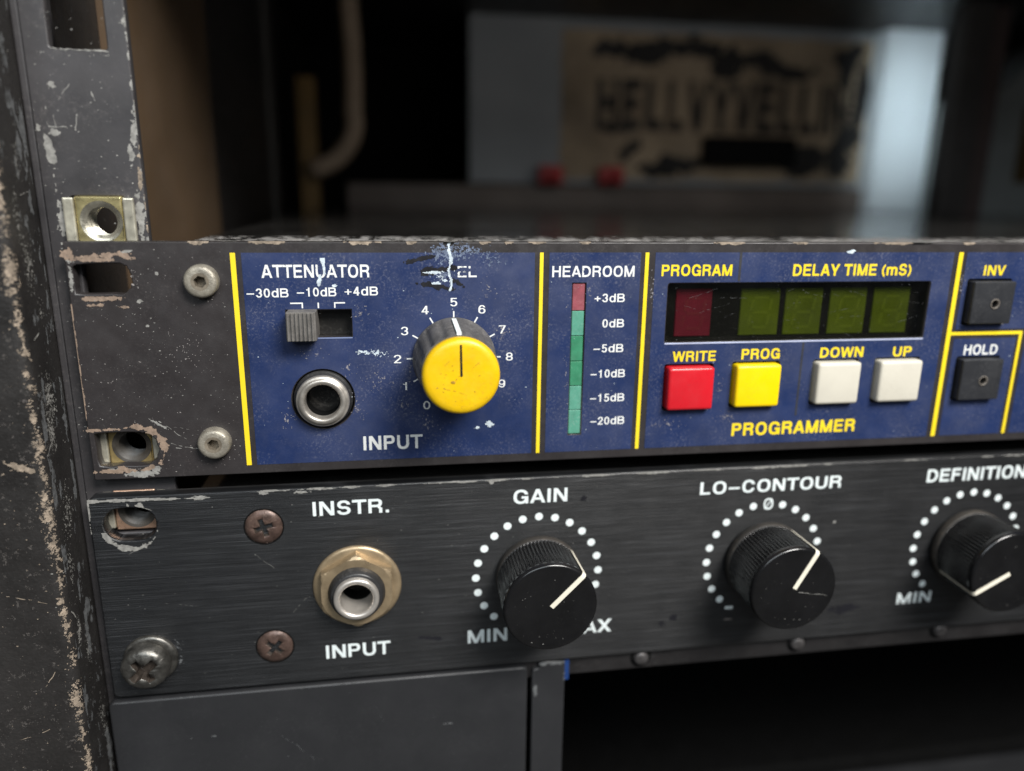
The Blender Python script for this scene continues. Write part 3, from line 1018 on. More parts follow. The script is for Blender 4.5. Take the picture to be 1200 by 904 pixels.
w.line(22, -32.5, 27, -36.5, .18, 5, .5).line(24.2, -37.2, 31.5, -39.2, .12, 6, .5).line(25, -34, 29.4, -34.6, .1, 7, .4).line(25, -38, 29, -38.1, .2, 8, .4)
w.build('paint_chip', SCUFF, delay)
w = Wear(flat(.028), avoid=[slot1, slot2])
for cx, cy in ((31.5, -6), (33.6, -9), (31.2, -37.6), (33.5, -40)):
    w.blob(cx, cy, 4.2, 3.2, int(cx * 7), 1.2, .5, 20, .75)
w.blob(20.5, -7.0, 3.6, 4.6, 41, 1.1, .4, 0, .72).blob(28, -20, 9, 13, 42, 1.2, .3, 10, .86).blob(16.5, -25, 6, 9, 43, 1.2, .3, 10, .86)
w.specks(10.5, 37, -43, -1, 200, 9, .03, .1, in_panel)
w.build('dust_speck', DUSTY, delay)

# scrape across the word LEVEL
w = Wear(flat(.085))
w.field(71.0, 77.65, -7.2, -3.9, lambda u, v: .58 - np.abs((u - 74.2) / 3.5) ** 4 + .2 * (fbm(u, v, 51, 1.0, 4) - .5) - np.maximum(0, np.abs(v + 5.5) - 1.3) * 2)
w.field(77.6, 81.6, -5.55, -5.05, lambda u, v: fbm(u, v, 52, 1.4, 3) - .42)
w.build('scraped_patch', BLUE, delay)
w = Wear(flat(.095))
w.blob(70.5, -3.35, 2.9, .45, 53, .9, .8, 12).blob(74.3, -5.3, 3.2, .55, 54, .8, .7, 8).blob(74.0, -8.3, 3.0, .5, 55, .8, .8, -10).blob(77.5, -7.4, 1.6, .4, 56, .9, .9, -30)
w.blob(72.4, -5.6, 1.5, .8, 57, .7)
w.build('black_smear', BSMEAR, delay)
w = Wear(flat(.09))
w.blob(76.2, -2.2, 4.4, 2.1, 58, .9, .5, -10, .2).blob(80.5, -1.7, 3.6, 1.0, 59, .9, .6, -15, .35).blob(75, -6.3, 2.6, 2.0, 60, .9, .6, 0, .45).blob(84, -3, 5, 2.2, 61, 1, .5, -12, .55)
w.build('grey_scrape', BSCUFF, delay)
w = Wear(flat(.10))
w.field(75.5, 77.6, -9.2, -0.15, lambda u, v: .36 + .9 * (fbm(u, v * .6, 62, 1.9, 5, .75) - .5) - .06 - np.abs(u - 76.45 - .25 * np.sin(v * 1.4)) * (1.1 + .10 * np.abs(v + 4)))
w.blob(73.4, -5.75, 1.9, .27, 63, .7).blob(75.4, -7.2, 1.5, .6, 64, 1.1, 1.2, -20, .4).blob(74.8, -6.6, 1.8, .4, 65, 1.1, 0, 0, .4).blob(73.9, -7.7, .8, .25, 66, 1)
w.field(51.0, 54.8, -8.15, -3.0, lambda u, v: .30 + .8 * (fbm(u, v * .7, 67, .9, 5) - .5) - np.abs(u - 53.4 + .22 * (v + 3.5) * np.where(v < -6, -.9, .5)) * .95 - np.maximum(0, -7.9 - v) * .6)
w.blob(55.2, -8.05, .5, .22, 68, .6)
w.blob(60.3, -20.6, 1.6, .65, 69, 1.1, 1.4, 0, .3).blob(62.5, -20.9, 1.9, .7, 70, 1.2, 1.4, -8, .35).blob(84.0, -35.6, .9, .5, 71, 1.0, 1.2, -30).blob(81.6, -36.3, .5, .25, 72, .9)
w.blob(157.5, -1.95, .9, .35, 73, .8)
w.specks(39.5, 92, -41.5, -2.4, 45, 74, .03, .12)
w.specks(95.5, 113, -41.5, -2.4, 40, 75, .03, .1)
w.specks(117, 181, -41.5, -2.4, 32, 76, .03, .1, lambda x, y: not (119 < x < 177 and -20.5 < y < -7.5))
w.specks(184, 199, -41.5, -2.4, 20, 77, .03, .12)
w.build('white_chip', WCHIP, delay)
w = Wear(flat(.088))
for cx, cy, rx, ry, sd in ((58.6, -31, 2.6, 5.5, 81), (57, -24, 3.2, 2.6, 82), (63, -26, 5, 4.5, 83), (68.6, -25.5, 1.8, 4.8, 84), (67.5, -31, 3, 2.6, 85), (86.5, -17, 3.6, 4, 86), (83.5, -9, 4.4, 3.8, 87),
                           (99.2, -12, .9, 5, 88), (99.2, -27, 1.0, 11, 89), (103.5, -10, 1.2, 4, 90), (60, -13, 3.5, 2.5, 91), (50, -20.5, 4.5, 2, 92), (121, -37, 6, 2.6, 93), (131.5, -30, 1.5, 5, 94),
                           (115.9, -10, 1.2, 6, 95), (45.5, -33, 2, 4, 96), (72, -35, 5, 3, 97), (183.8, -8, 1.6, 5, 98), (134, -36, 5, 2, 99)):
    w.blob(cx, cy, rx, ry, sd, 1.1, .5, 0, .68)
w.build('dust_speck', mat('blue_side_dust', (0.21, 0.20, 0.22), .9, var=.3), delay)
# bare metal along the top front edge
w = Wear(lambda u, v, e: (u, -0.085 + e + (0.02 if v > 0 else v), .03 + e if v <= 0 else .03 + e - v))
for k, (x0, x1) in enumerate(((57, 64), (68.5, 70.5), (82, 84.5), (86.5, 88.5), (91, 95), (101, 103.4), (128, 134.5), (144.6, 148), (160.5, 171.5), (182, 186), (30, 34), (40, 47), (206, 214))):
    w.field(x0, x1, -.75, .5, lambda u, v, k=k, x0=x0, x1=x1: .25 + .9 * (fbm(u, v, 100 + k, .9, 4) - .5) - np.maximum(0, -v - .2) * .9 - np.abs((u - (x0 + x1) / 2) / (x1 - x0)) ** 2 * 1.2)
w.build('paint_chip', TAN, delay)
w = Wear(lambda u, v, e: (u, -0.06 + e, .02 - v))
w.field(11, 215, 0, .45, lambda u, v: fbm(u * .7, v, 130, .8, 5) - .5 - v * .12)
for k, x in enumerate((76.4, 171.9, 173, 174.8)):
    w.field(x - 1, x + 1, -.5, .5, lambda u, v, k=k: fbm(u, v, 140 + k, 1.2, 3) - .45)
w.build('white_chip', SCUFF, delay)

w = Wear(lambda u, v, e: (u, -.86 + e, -2.9 - v), .22)
w.field(28, 225, .2, 26, lambda u, v: fbm(u, v * .7, 150, .55, 5, .75) - .31 - v * .0105)
w.build('dust_speck', mat('lid_dust', (.24, .23, .22), .9, var=.3, vscale=300), delay)

# ================================================================== PREAMP UNIT (lower)
pre = thing('rack_preamp_unit', 'lower rack unit with black brushed front, three black pointer knobs and brass jack nut', 'preamp unit', (100, -92, -100))
PT, PB = -47.35, -90.6
slotL = jag(rect(10.6, 19.95, -56.4, -49.7, 3.3, 6), .05, 9, 2)
GX = (94.49, 145.34, 195.52, 246.4, 297.3, 348.2)
GY, GR = -69.26, 13.16
plate('faceplate', rect(8.2, 490, PB, PT, 1.3), [slotL, rect(11.2, 20.6, -86.0, -78.9, 3.4), circ(57.1, -68.9, 3.2)], -3.0, 0, BLACK, pre, bevel=0.28)
MB().box(27, 470, PB - 1.4, PT - 1.0, -220, -3.2).build('chassis', CHAS, pre, bevel=.5)
MB().box(27, 470, -95.7, PB - .25, -14, -1.6).build('chassis_lip', LIPM, pre, bevel=.55)
for k, (x, y) in enumerate(((119.0, -92.7), (157.0, -92.4), (194.0, -92.2), (240, -92.4))):
    so = MB().lathe(x, y, [(1.75, -1.7), (1.75, -1.1), (1.5, -.6), (.9, -.35), (.1, -.3)], 20).build('lip_screw', mat('dark_dusty_screw', (.07, .066, .066), .45, metal=.5, var=.5, vscale=500, dust=.5, dust_col=(.22, .2, .2), dscale=900), pre, True)
    MB().lathe(x, y, [(2.5, -1.58), (2.3, -1.53), (2.0, -1.5)], 24).build('screw_seat', HOLE, so)

TP = lambda s, x0, y0, x1, y1, w_=.195: text(s, x0, y0, x1, y1, WHT2, pre, .04, w_, worn=.0)
TP('INSTR.', 49.1, -53.35, 63.9, -50.35)
TP('INPUT', 50.1, -85.5, 63.3, -82.4)
TP('GAIN', 89.1, -53.0, 100.4, -50.0)
TP('MIN', 79.6, -84.6, 88.1, -81.5)
TP('MAX', 101.0, -84.4, 111.2, -81.3)
TP('LO–CONTOUR', 129.4, -53.2, 162.1, -50.35)
TP('DEFINITION', 183.0, -53.1, 208.0, -50.05)
TP('MIN', 180.2, -83.4, 189.0, -80.6)
TP('MAX', 201.8, -83.4, 212.0, -80.6)
for s, gx in (('HI–CONTOUR', GX[3]), ('LEVEL', GX[4])):
    pass
for gi, gx in enumerate(GX):
    for k in range(-9, 10):
        a = math.radians(90 - 15 * k)
        if gi == 1 and k in (0, 9):
            continue
        MB().disc(gx + GR * math.cos(a), GY + GR * math.sin(a), .04, .83, 22).build('ring_dot', WHT2, pre)
gx = GX[1]
TP('Ø', gx - 1.05, GY + GR - 1.35, gx + 1.15, GY + GR + 1.25, .17)
for sgn in (-1, 1):
    a = math.radians(90 + 150 * -sgn)
    cx, cy = gx + sgn * 6.9, GY - 11.6
    mm = MB().quad((cx - .95, cy - .38, .04), (cx + .95, cy - .38, .04), (cx + .95, cy + .38, .04), (cx - .95, cy + .38, .04))
    if sgn > 0:
        mm.quad((cx - .3, cy - 1.0, .042), (cx + .3, cy - 1.0, .042), (cx + .3, cy + 1.0, .042), (cx - .3, cy + 1.0, .042))
    mm.build('ring_dot', WHT2, pre, label='minus sign at the low end' if sgn < 0 else 'plus sign at the high end')
mm = MB().quad((gx - 6.9 - .9, -84.0, .04), (gx - 6.9 + .9, -84.0, .04), (gx - 6.9 + .9, -83.6, .04), (gx - 6.9 - .9, -83.6, .04))
mm.build('worn_print', mat('worn_grey_print', (.16, .14, .13), .6), pre)
a = math.radians(90 - 135)
MB().disc(gx + GR * math.cos(a), GY + GR * math.sin(a), .04, .83, 22).build('ring_dot', WHT2, pre)
a = math.radians(90 + 135)

FZ = 13.6
DUSTR = mat('dusty_flange', (.022, .020, .018), .6, var=.3, vscale=200, dust=.85, dust_col=(.13, .105, .08), dscale=330)
for gi, (gx, ang) in enumerate(zip(GX, (46, 62, 208, 90, 130, 60))):
    def rm(a, k):
        return -.16 * (1 + math.cos(74 * a)) if k in (3, 4) else 0
    ko = obj('control_knob', MB().lathe(gx, GY, [(8.9, .5), (9.0, .8), (9.0, 2.3), (8.95, 2.45), (9.25, 12.0), (9.3, 12.2), (9.35, 12.9)], 592, rm, close_end=False).mesh('control_knob'), KNOB, pre, True,
             ['black fluted knob below GAIN', 'black fluted knob below LO-CONTOUR', 'black fluted knob below DEFINITION', None, None, None][gi])
    ko.data.set_sharp_from_angle(angle=math.radians(30))
    fo = MB().lathe(gx, GY, [(9.35, 12.85), (9.3, 13.25), (9.1, 13.55), (8.75, 13.7), (8.3, FZ), (4, FZ - .03), (.2, FZ - .03)], 120).build('knob_face', KNOBF, ko, True)
    MB().lathe(gx, GY, [(8.95, .45), (9.12, .75), (9.12, 2.1), (9.0, 2.35), (8.9, 2.4)], 96, close_end=False).build('knob_flange', DUSTR, ko, True)
    c, s = math.cos(math.radians(ang)), math.sin(math.radians(ang))
    Q = lambda r, z, w_: (gx + r * c - w_ * s, GY + r * s + w_ * c, z)
    hw = .48
    pm = MB()
    r0 = .2
    pm.add([Q(r0, FZ + .04, -hw), Q(8.6, FZ + .18, -hw), Q(8.6, FZ + .18, hw), Q(r0, FZ + .04, hw)], [(0, 1, 2, 3)])
    rim = [(8.6, FZ + .18), (8.95, FZ + .13), (9.25, FZ - .08), (9.42, FZ - .4), (9.46, 12.95)]
    for (ra, za), (rb, zb) in zip(rim, rim[1:]):
        pm.add([Q(ra, za, -hw), Q(rb, zb, -hw), Q(rb, zb, hw), Q(ra, za, hw)], [(0, 1, 2, 3)])
    pm.add([Q(9.46, 12.95, -hw), Q(9.2, 3.2, -hw * .75), Q(9.2, 3.2, hw * .75), Q(9.46, 12.95, hw)], [(0, 1, 2, 3)])
    pm.add([Q(r0, FZ - .2, -hw), Q(8.6, FZ - .2, -hw), Q(8.6, FZ + .14, -hw), Q(r0, FZ + .04, -hw)], [(0, 1, 2, 3)])
    pm.add([Q(r0, FZ - .2, hw), Q(8.6, FZ - .2, hw), Q(8.6, FZ + .14, hw), Q(r0, FZ + .04, hw)], [(0, 1, 2, 3)])
    pm.build('pointer_line', CREAM, ko)
    # scratches and dust specks on the face
    sc = Wear(lambda u, v, e, gx=gx: (gx + u, GY + v, FZ + .015 + e), .08)
    sc.specks(-7.5, 7.5, -7.5, 7.5, 34, 300 + gi, .015, .07, lambda x, y: x * x + y * y < 58)
    if gi == 1:
        sc.line(.5, -.5, 7.6, -1.9, .13, 310, .1)
    sc.specks(-6, 6, -8.4, -5, 12, 320 + gi, .02, .11, lambda x, y: x * x + y * y < 70)
    sc.build('face_scratch', SCUFF, fo)

# jack with hex nut
LX, LY = 57.1, -68.9
jl = obj('jack_socket', MB().lathe(LX, LY, [(8.75, .05), (8.85, .35), (8.6, .7), (8.1, .85), (6.2, .9)], 96, close_end=False).mesh('jack_socket'), BRASSN, pre, True)
hexm = MB()
nn = 72
for z, cut in ((.8, 8.2), (2.5, 8.2), (2.95, 7.75), (3.25, 7.15)):
    for i in range(nn):
        a = 2 * math.pi * i / nn
        am = (a - math.radians(90)) % (math.pi / 3)
        am = am - math.pi / 6
        rh = min(6.95 / math.cos(am), cut)
        hexm.v.append((LX + rh * math.cos(a), LY + rh * math.sin(a), z))
for i in range(nn):
    a = 2 * math.pi * i / nn
    hexm.v.append((LX + 5.6 * math.cos(a), LY + 5.6 * math.sin(a), 3.25))
for k in range(4):
    for i in range(nn):
        j = (i + 1) % nn
        hexm.f.append((k * nn + i, k * nn + j, (k + 1) * nn + j, (k + 1) * nn + i))
hn = hexm.build('hex_nut', BRASSN, jl)
MB().lathe(LX, LY, [(5.75, 2.3), (5.8, 2.9), (5.55, 3.2), (5.6, 3.5), (5.35, 3.75), (5.4, 4.05), (5.15, 4.3), (5.1, 4.9), (4.8, 5.1), (4.1, 5.15)], 72, close_end=False).build('threaded_collar', COLLAR, jl, True)
MB().lathe(LX, LY, [(4.45, 4.9), (4.42, 5.9), (4.15, 6.2), (3.7, 6.25), (3.3, 6.05), (3.15, 5.5), (3.1, .6)], 72, close_end=False).build('barrel', NICK, jl, True)
MB().lathe(LX, LY, [(3.12, -9), (3.12, .7)], 40, close_start=True, close_end=False).build('socket_bore', HOLE, jl)
MB().box(LX - .1, LX + .75, LY + 2.2, LY + 3.0, -3, 2.2).build('contact_spring', ZINC2, jl, bevel=.15)

# rusty countersunk cross head screws
for k, (x, y) in enumerate(((39.65, -55.0), (40.05, -81.6))):
    so = MB().lathe(x, y, [(3.6, .02), (3.45, .06), (3.3, .25), (2.6, .5), (1.4, .62), (.2, .65)], 56)
    me = so.mesh('cross_head_screw')
    o = obj('cross_head_screw', me, RUST, None, True)
    # closed below for the cut
    bmx = bmesh.new()
    bmx.from_mesh(me)
    bmesh.ops.holes_fill(bmx, edges=bmx.edges)
    bmx.to_mesh(me)
    bmx.free()
    for arot in (18 + 30 * k, 108 + 30 * k):
        c, s = math.cos(math.radians(arot)), math.sin(math.radians(arot))
        P = lambda u, v, z: (x + u * c - v * s, y + u * s + v * c, z)
        arm, wd = 2.15, .52
        top = [(-arm, -wd), (arm, -wd), (arm, wd), (-arm, wd)]
        bot = [(-arm * .6, -wd * .8), (arm * .6, -wd * .8), (arm * .6, wd * .8), (-arm * .6, wd * .8)]
        cb = MB().add([P(u, q_, 1.2) for u, q_ in top] + [P(u, q_, -.6) for u, q_ in bot], [(0, 1, 2, 3), (7, 6, 5, 4), (0, 4, 5, 1), (1, 5, 6, 2), (2, 6, 7, 3), (3, 7, 4, 0)]).build('cutter', None)
        bool_mesh(o, cb)
    dark_marks(o.data, x, y, .55, 2.3)
    roughen(o.data, .03, 5 + k)
    o.parent = pre
    o.location = -pre.location
    MB().lathe(x, y, [(3.85, .012), (3.6, .016), (3.5, .02)], 56, close_end=False).build('screw_seat', HOLE, o)

# wear on the preamp unit
w = Wear(flat(.045), avoid=[slotL])
w.field(8.3, 33, -49.2, -47.55, lambda u, v: .36 + .8 * (fbm(u * .5, v, 201, .9, 5) - .5) - np.abs(v + 48.1 + .012 * (u - 8)) * 1.1 - np.where(u > 24, .22, 0) - np.where(u > 17, .12, 0))
w.field(8.25, 9.3, -55, -48.2, lambda u, v: .3 + .7 * (fbm(u, v, 202, .9, 4) - .5) - (u - 8.25) * .9 - np.maximum(0, -49.5 - v) * .07)
w.field(33, 215, -48.0, -47.4, lambda u, v: .06 + .9 * (fbm(u * .35, v, 203, .9, 5) - .5) - np.abs(v + 47.62) * .9)  # edge chips and the top bevel's highlight, painted as one pale line
w.blob(47.3, -48.2, 1.2, .25, 204, .8).blob(28.3, -48.3, 1.3, .5, 205, .9).blob(39.8, -48.0, 1.0, .35, 206, .9).blob(84.5, -48.1, .5, .4, 207, .6)
def ringL(u, v):
    d = np.sqrt(((u - 15.2) / 5.0) ** 2 + ((v + 53.6) / 4.55) ** 2)
    return .05 - np.abs(d - 1.0) + .4 * (fbm(u, v, 208, .8, 4) - .5) - np.where(v > -54.5, np.where((v > -50) & (u > 15), .02, .3), 0)
w.field(9.5, 21, -59, -48.5, ringL)
w.line(14.5, -59.2, 18.5, -57.4, .2, 209, .2).line(16.5, -48.9, 19.6, -50.3, .15, 210, .2)
w.specks(9, 92, -90, -49, 170, 211, .025, .09)
w.specks(92, 215, -90, -49, 90, 212, .03, .1)
w.line(38, -61, 41, -64, .08, 213, .3).line(47, -71, 44, -74, .08, 214, .4).line(20, -70, 26, -71.3, .06, 215, .4)
w.blob(161.6, -61.5, .35, .25, 216, .5)
w.build('scratch_and_highlight', SCUFF, pre)
w = Wear(flat(.036))
w.blob(71.5, -82.6, 2.2, .45, 220, .9, .8, -8).blob(103.8, -52.6, .6, .6, 221, .6).blob(125.4, -82.2, .9, .8, 222, .7).blob(167, -83.4, 3.0, 1.0, 223, .7, .7, 4).blob(122.8, -83.6, .7, .6, 224, .8)
w.build('dark_smudge', BSMEAR, pre)
w = Wear(flat(.033))
w.blob(21.2, -80.2, 1.6, 3.0, 225, .9, .7, 20, .6).blob(18, -77.2, 2.5, .8, 226, .9, .7, 0, .65).blob(21.6, -83, .5, 1.6, 227, .9, .7, 0, .3)
w.build('rubbed_ring', GSCUFF, pre)

# ================================================================== cage nuts and the pan head screw
def make_nut(label, cx, cy, matb, z0, tm_=mat('bright_thread', (.5, .47, .38), .3, metal=.85, var=.3, vscale=400)):
    t = thing('cage_nut', label, 'cage nut', (cx, cy, z0), 'cage nuts in the front rail')
    loc = lambda m: m
    m_ = plate_mesh('nut_body', rect(cx - 3.85, cx + 3.85, cy - 4.1, cy + 4.15, .3), [circ(cx + .25, cy - .1, 3.2, 36)], z0 - 4.6, z0 + .6, .3)
    b = obj('nut_body', m_, matb, t)
    # threads: rings stepping down the bore
    th = MB()
    pr = []
    for k in range(9):
        pr += [(2.95, z0 + .45 - k * .55), (2.45, z0 + .2 - k * .55)]
    pr[0] = (3.5, z0 + .66)
    pr.insert(1, (3.0, z0 + .5))
    th.lathe(cx + .25, cy - .1, pr, 44, close_end=False)
    th.build('thread', tm_, b)
    for sx in (-1, 1):
        e = MB()
        x0, x1 = (cx - 5.75, cx - 3.95) if sx < 0 else (cx + 3.95, cx + 5.75)
        e.box(x0, x1, cy - 3.6, cy + 3.9, z0 - .2, z0 + .75)
        e.build('spring_clip', ZINC2, t, bevel=.28, segs=2)
        e = MB().box((cx - 4.3) if sx < 0 else (cx + 3.4), (cx - 3.4) if sx < 0 else (cx + 4.3), cy - 3.9, cy + 4.0, z0 - 5, z0 - .3)
        e.build('spring_clip', ZINC2, t, bevel=.2, segs=1)
    return t

DTHR = mat('shaded_thread', (.035, .03, .024), .45, metal=.0, var=.4, vscale=400)  # darker copy of the thread metal, bore shade put into the colour
make_nut('brass coloured cage nut in the rail above the blue unit, fully exposed', 15.95, 3.3, ZINC, -2.6)
make_nut('cage nut seen through the worn lower slot of the blue unit', 16.2, -38.0, mat('dull_zinc', (.40, .30, .13), .38, metal=.7, var=.4, vscale=220, dust=.3, dscale=900, dust_col=(.2, .15, .1)), -3.2, DTHR)
make_nut('coppery cage nut seen through the slot of the black brushed unit', 15.7, -51.3, mat('coppery_zinc', (.60, .38, .26), .34, metal=.8, var=.35, vscale=260, dust=.2), -3.4, DTHR)

ps = thing('pan_head_screw', 'battered steel cross head screw at the lower left corner of the brushed panel', 'screw', (16.4, -82.0, 0))
SX, SY = 15.75, -82.3
hd = MB().lathe(SX, SY, [(4.5, 1.0), (4.6, 1.5), (4.55, 2.4), (4.4, 3.2), (4.05, 3.75), (3.5, 4.05), (2.6, 4.25), (1.2, 4.35), (.2, 4.38)], 72, close_start=True).mesh('screw_head')
so = obj('screw_head', hd, STEELD, None, True)
for arot, arm, wd in ((38, 3.4, .9), (125, 3.0, .8), (66, 1.7, 1.3)):
    c, s = math.cos(math.radians(arot)), math.sin(math.radians(arot))
    P = lambda u, v, z: (SX + u * c - v * s, SY + u * s + v * c, z)
    top = [(-arm, -wd), (arm, -wd * .9), (arm, wd), (-arm, wd * .8)]
    bot = [(-arm * .7, -wd * .8), (arm * .7, -wd * .8), (arm * .7, wd * .8), (-arm * .7, wd * .8)]
    cb = MB().add([P(u, q_, 5.4) for u, q_ in top] + [P(u, q_, 2.5) for u, q_ in bot], [(0, 1, 2, 3), (7, 6, 5, 4), (0, 4, 5, 1), (1, 5, 6, 2), (2, 6, 7, 3), (3, 7, 4, 0)]).build('cutter', None)
    bool_mesh(so, cb)
dark_marks(so.data, SX, SY, 4.3, 3.6)
roughen(so.data, .06, 3)
so.parent = ps
so.location = -ps.location
MB().lathe(SX + .45, SY + .35, [(5.1, .03), (5.15, .5), (4.95, .9), (4.4, 1.0), (3, 1.02)], 72).build('washer', STEELD, ps, True)

# ================================================================== plates below
bp = plate('blank_panel', rect(6.95, 92.7, -225, -91.55, 1.3), [], -2.0, .2, BLANK, None, bevel=.4)
tag(bp, 'smooth plain dark grey panel below the brushed unit at lower left', 'blank panel')
w = Wear(flat(.22))
w.specks(8, 92, -150, -92, 70, 801, .03, .13).line(40, -103, 47, -110, .1, 802, .5).line(60, -98, 63, -106, .09, 803, .5).line(22, -112, 36, -113.5, .08, 804, .6)
w.blob(26.5, -101.5, .5, .2, 805, .9).blob(75, -104, 1.1, .12, 806, .9)
w.field(8, 92.4, -92.2, -91.6, lambda u, v: -.12 + .9 * (fbm(u * .5, v, 807, .9, 5) - .5) - np.abs(v + 91.75) * .6)
w.build('scuff', GSCUFF, bp)
st = thing('upright_strip', 'narrow dark grey upright strip beside the blank panel, chipped at its top', 'metal strip', (97, -225, -2))
plate('strip_body', jag([(94.0, -225), (101.2, -225), (101.2, -92.2), (100.6, -91.3), (95.6, -91.0), (95.4, -92.6), (94.0, -92.8)], .06, 41, 3), [], -3.0, -.4, BLANK, st, bevel=.3)
MB().box(101.25, 102.3, -96.5, -91.2, -3.0, -1.1).build('tape', mat('blue_tape', (.01, .04, .16), .5), st)
w = Wear(flat(-.37))
w.field(95.4, 101.1, -92.6, -91.2, lambda u, v: .3 + .9 * (fbm(u, v, 401, 1.1, 4) - .5) - (-91.2 - v) * .5)
w.field(100.5, 101.15, -98, -91.3, lambda u, v: .05 + .9 * (fbm(u, v, 402, .9, 4) - .5) - (101.2 - u) * .5)
w.blob(94.6, -98.2, .45, 1.2, 403, .6)
w.build('paint_chip', GSCUFF, st)

# lower equipment standing deeper in the rack
lo = thing('lower_equipment_box', 'dark grey flat topped box deep in the bottom of the rack', 'equipment box', (300, -390, -140))
MB().box(120, 495, -389.5, -216, -300, -94).build('box_body', HOLE, lo, bevel=1.5)  # near-black body puts the bay's shade into the colour
MB().box(122, 493, -388, -222, -93.9, -92).build('front_panel', BLANK, lo, bevel=.5)

# ================================================================== WEAR on rail and case
w = Wear(flat(RZ + .03))
w.field(21.8, 23.3, -.2, 45, lambda u, v: .02 + 1.0 * (fbm(u, v, 501, .7, 5) - .5) - (23.3 - u) * .42)
w.blob(8.9, 14.9, .75, 2.9, 502, .6, .9, 8).blob(10.2, 17.8, .9, .5, 503, .8).blob(7.6, 18.2, .4, .6, 504)
w.line(9.3, 18.9, 12.2, 18.7, .25, 505, .1).line(10.4, 17.4, 10.5, 20.6, .2, 506, .2).line(13.5, 18.2, 14.2, 20.8, .3, 507, .1)
w.blob(10.6, 25.4, .5, .6, 508, .7).line(16.0, 26.5, 17.2, 23.0, .3, 509, .45).line(11.5, 23, 13.5, 25.5, .15, 510, .4)
w.specks(7.2, 23, -1, 42, 170, 511, .03, .16)
w.specks(7.2, 10, -90, 42, 120, 512, .03, .16)
w.line(9.3, 10, 9.4, 25, .4, 513, .7).line(8.6, 2, 9.3, 11, .35, 514, .6)
w.blob(9.6, 3.4, .6, 2.6, 515, 1.0, .8).blob(10.0, -.9, 1.4, .35, 516, .8)
w.blob(22.3, 4.5, .6, 3.4, 517, 1.1, .9).blob(21.9, 14.2, .5, 1.6, 518, .9).blob(22.6, 17.5, .5, 2.0, 519, .9)
w.line(11.2, 30.95, 20.2, 30.85, .3, 520, .15)
w.specks(10.9, 20.4, 29.9, 31.0, 26, 521, .03, .12)
w.build('paint_chip', SCUFF, case)
w = Wear(flat(RZ + .036))
w.field(22.3, 23.3, 0, 30, lambda u, v: -.12 + 1.2 * (fbm(u, v, 530, .7, 5) - .5) - (23.3 - u) * .5)
w.blob(22.9, 10.5, .35, 2.3, 531, .6)
w.build('paint_chip', TAN, case)

# case wall wear, laid along the swept profile: s runs from the rail over the rounded corner onto the front face
def wallmap(s, y, e=0.0):
    e = .035 + e * 3
    L1 = PZ - PR + 3
    if s < L1:
        return (PX + e, y, -3 + s)
    a = (s - L1) / PR
    if a < math.pi / 2:
        return (PX - PR + (PR + e) * math.cos(a), y, PZ - PR + (PR + e) * math.sin(a))
    return (PX - PR - (s - L1 - PR * math.pi / 2), y, PZ + e)
SCN = PZ - PR + 3 + PR * math.pi / 4         # corner line
w = Wear(wallmap, .13, 2)
for k, (y, ln, wd) in enumerate(((-4.5, 5.5, 1.9), (-11.5, 2.2, .8), (-16, 3, .5), (-29.5, 2.6, .7), (-34.5, 2.6, 1.3), (-40, 3.5, .7), (-47, 5.5, 1.7), (-53, 3, 1.2), (-60, 5, .4), (-69, 4, .5), (-76, 2.2, .9), (-85, 4.5, 1.5), (-91, 2, .5), (-100, 6, .8), (6, 5, .9), (16, 6, 1.2))):
    w.blob(SCN + .15 * math.sin(k * 2.3), y, wd * .8, ln * .9, 600 + k, 1.25, .9, 0, .2)
w.field(SCN - 1.2, SCN + 1.6, -120, 30, lambda u, v: -.08 + 1.3 * (fbm(u, v, 640, .8, 6, .7) - .5) - np.abs(u - SCN) * .16)
w.blob(SCN + 3, -38, 2.4, .5, 641, .8, .8, 25).line(SCN + 6.5, -39, SCN + 1, -36.8, .35, 642, .3)
w.specks(SCN + .5, SCN + 12, -130, 0, 200, 643, .03, .15)
w.line(SCN + 9, -62, SCN + 2, -64, .2, 644, .5).line(SCN + 11, -92, SCN + 5, -90, .16, 645, .4).line(SCN + 3, -78, SCN + 5, -81, .2, 646, .4)
w.build('worn_edge', TAN, case)
w = Wear(wallmap, .13, 2)
w.blob(5.6, -27, 2.6, 5, 650, 1.0, .5, 0, .35).blob(6.6, -33, 2.4, 3.5, 651, 1.0, .5, 0, .3).blob(5.2, -49, 2.6, 7.5, 652, 1.0, .45, 10, .5).blob(7, -59, 1.6, 5, 653, 1, .5, 0, .5)
w.blob(6, -4, 2.2, 6, 654, 1.0, .5, 0, .45).blob(7.4, 4, 1.6, 6, 655, 1.0, .5, 0, .5).blob(4, -12, 1.6, 4, 656, 1.1, .5, 0, .6).blob(5, 13, 2, 6, 657, 1.1, .5, 0, .6)
w.blob(5, -78, 1.5, 7, 658, 1.0, .5, 0, .5).blob(3, -95, 1.8, 8, 659, 1.0, .5, 0, .5).blob(7.5, -72, .9, 3, 660, .9, .6, 0, .2)
w.line(9.5, -36.5, 5.8, -33.5, .35, 661, .2).line(8, -69, 9.5, -66.8, .4, 662, .1).line(6, -15.5, 8.6, -16.5, .5, 663, .15).line(2.5, 8, 6, 7.5, .2, 664, .3)
w.specks(.5, 12, -120, 40, 260, 665, .03, .14)
w.build('scuff', SCUFF, case)
w = Wear(wallmap, .13, 2)
w.field(.1, 9.5, -120, 40, lambda u, v: fbm(u, v * .35, 670, .45, 5, .7) - .62 + .06 * np.sin(u * .7))
w.build('scuff', GSCUFF, case)
w = Wear(wallmap, .13, 2)
w.field(SCN + .2, SCN + 16, -130, 20, lambda u, v: fbm(u, v, 671, 1.1, 5, .8) - .685)
w.build('scuff', mat('brown_grey_rub', (.06, .054, .05), .7, var=.4, vscale=700), case)

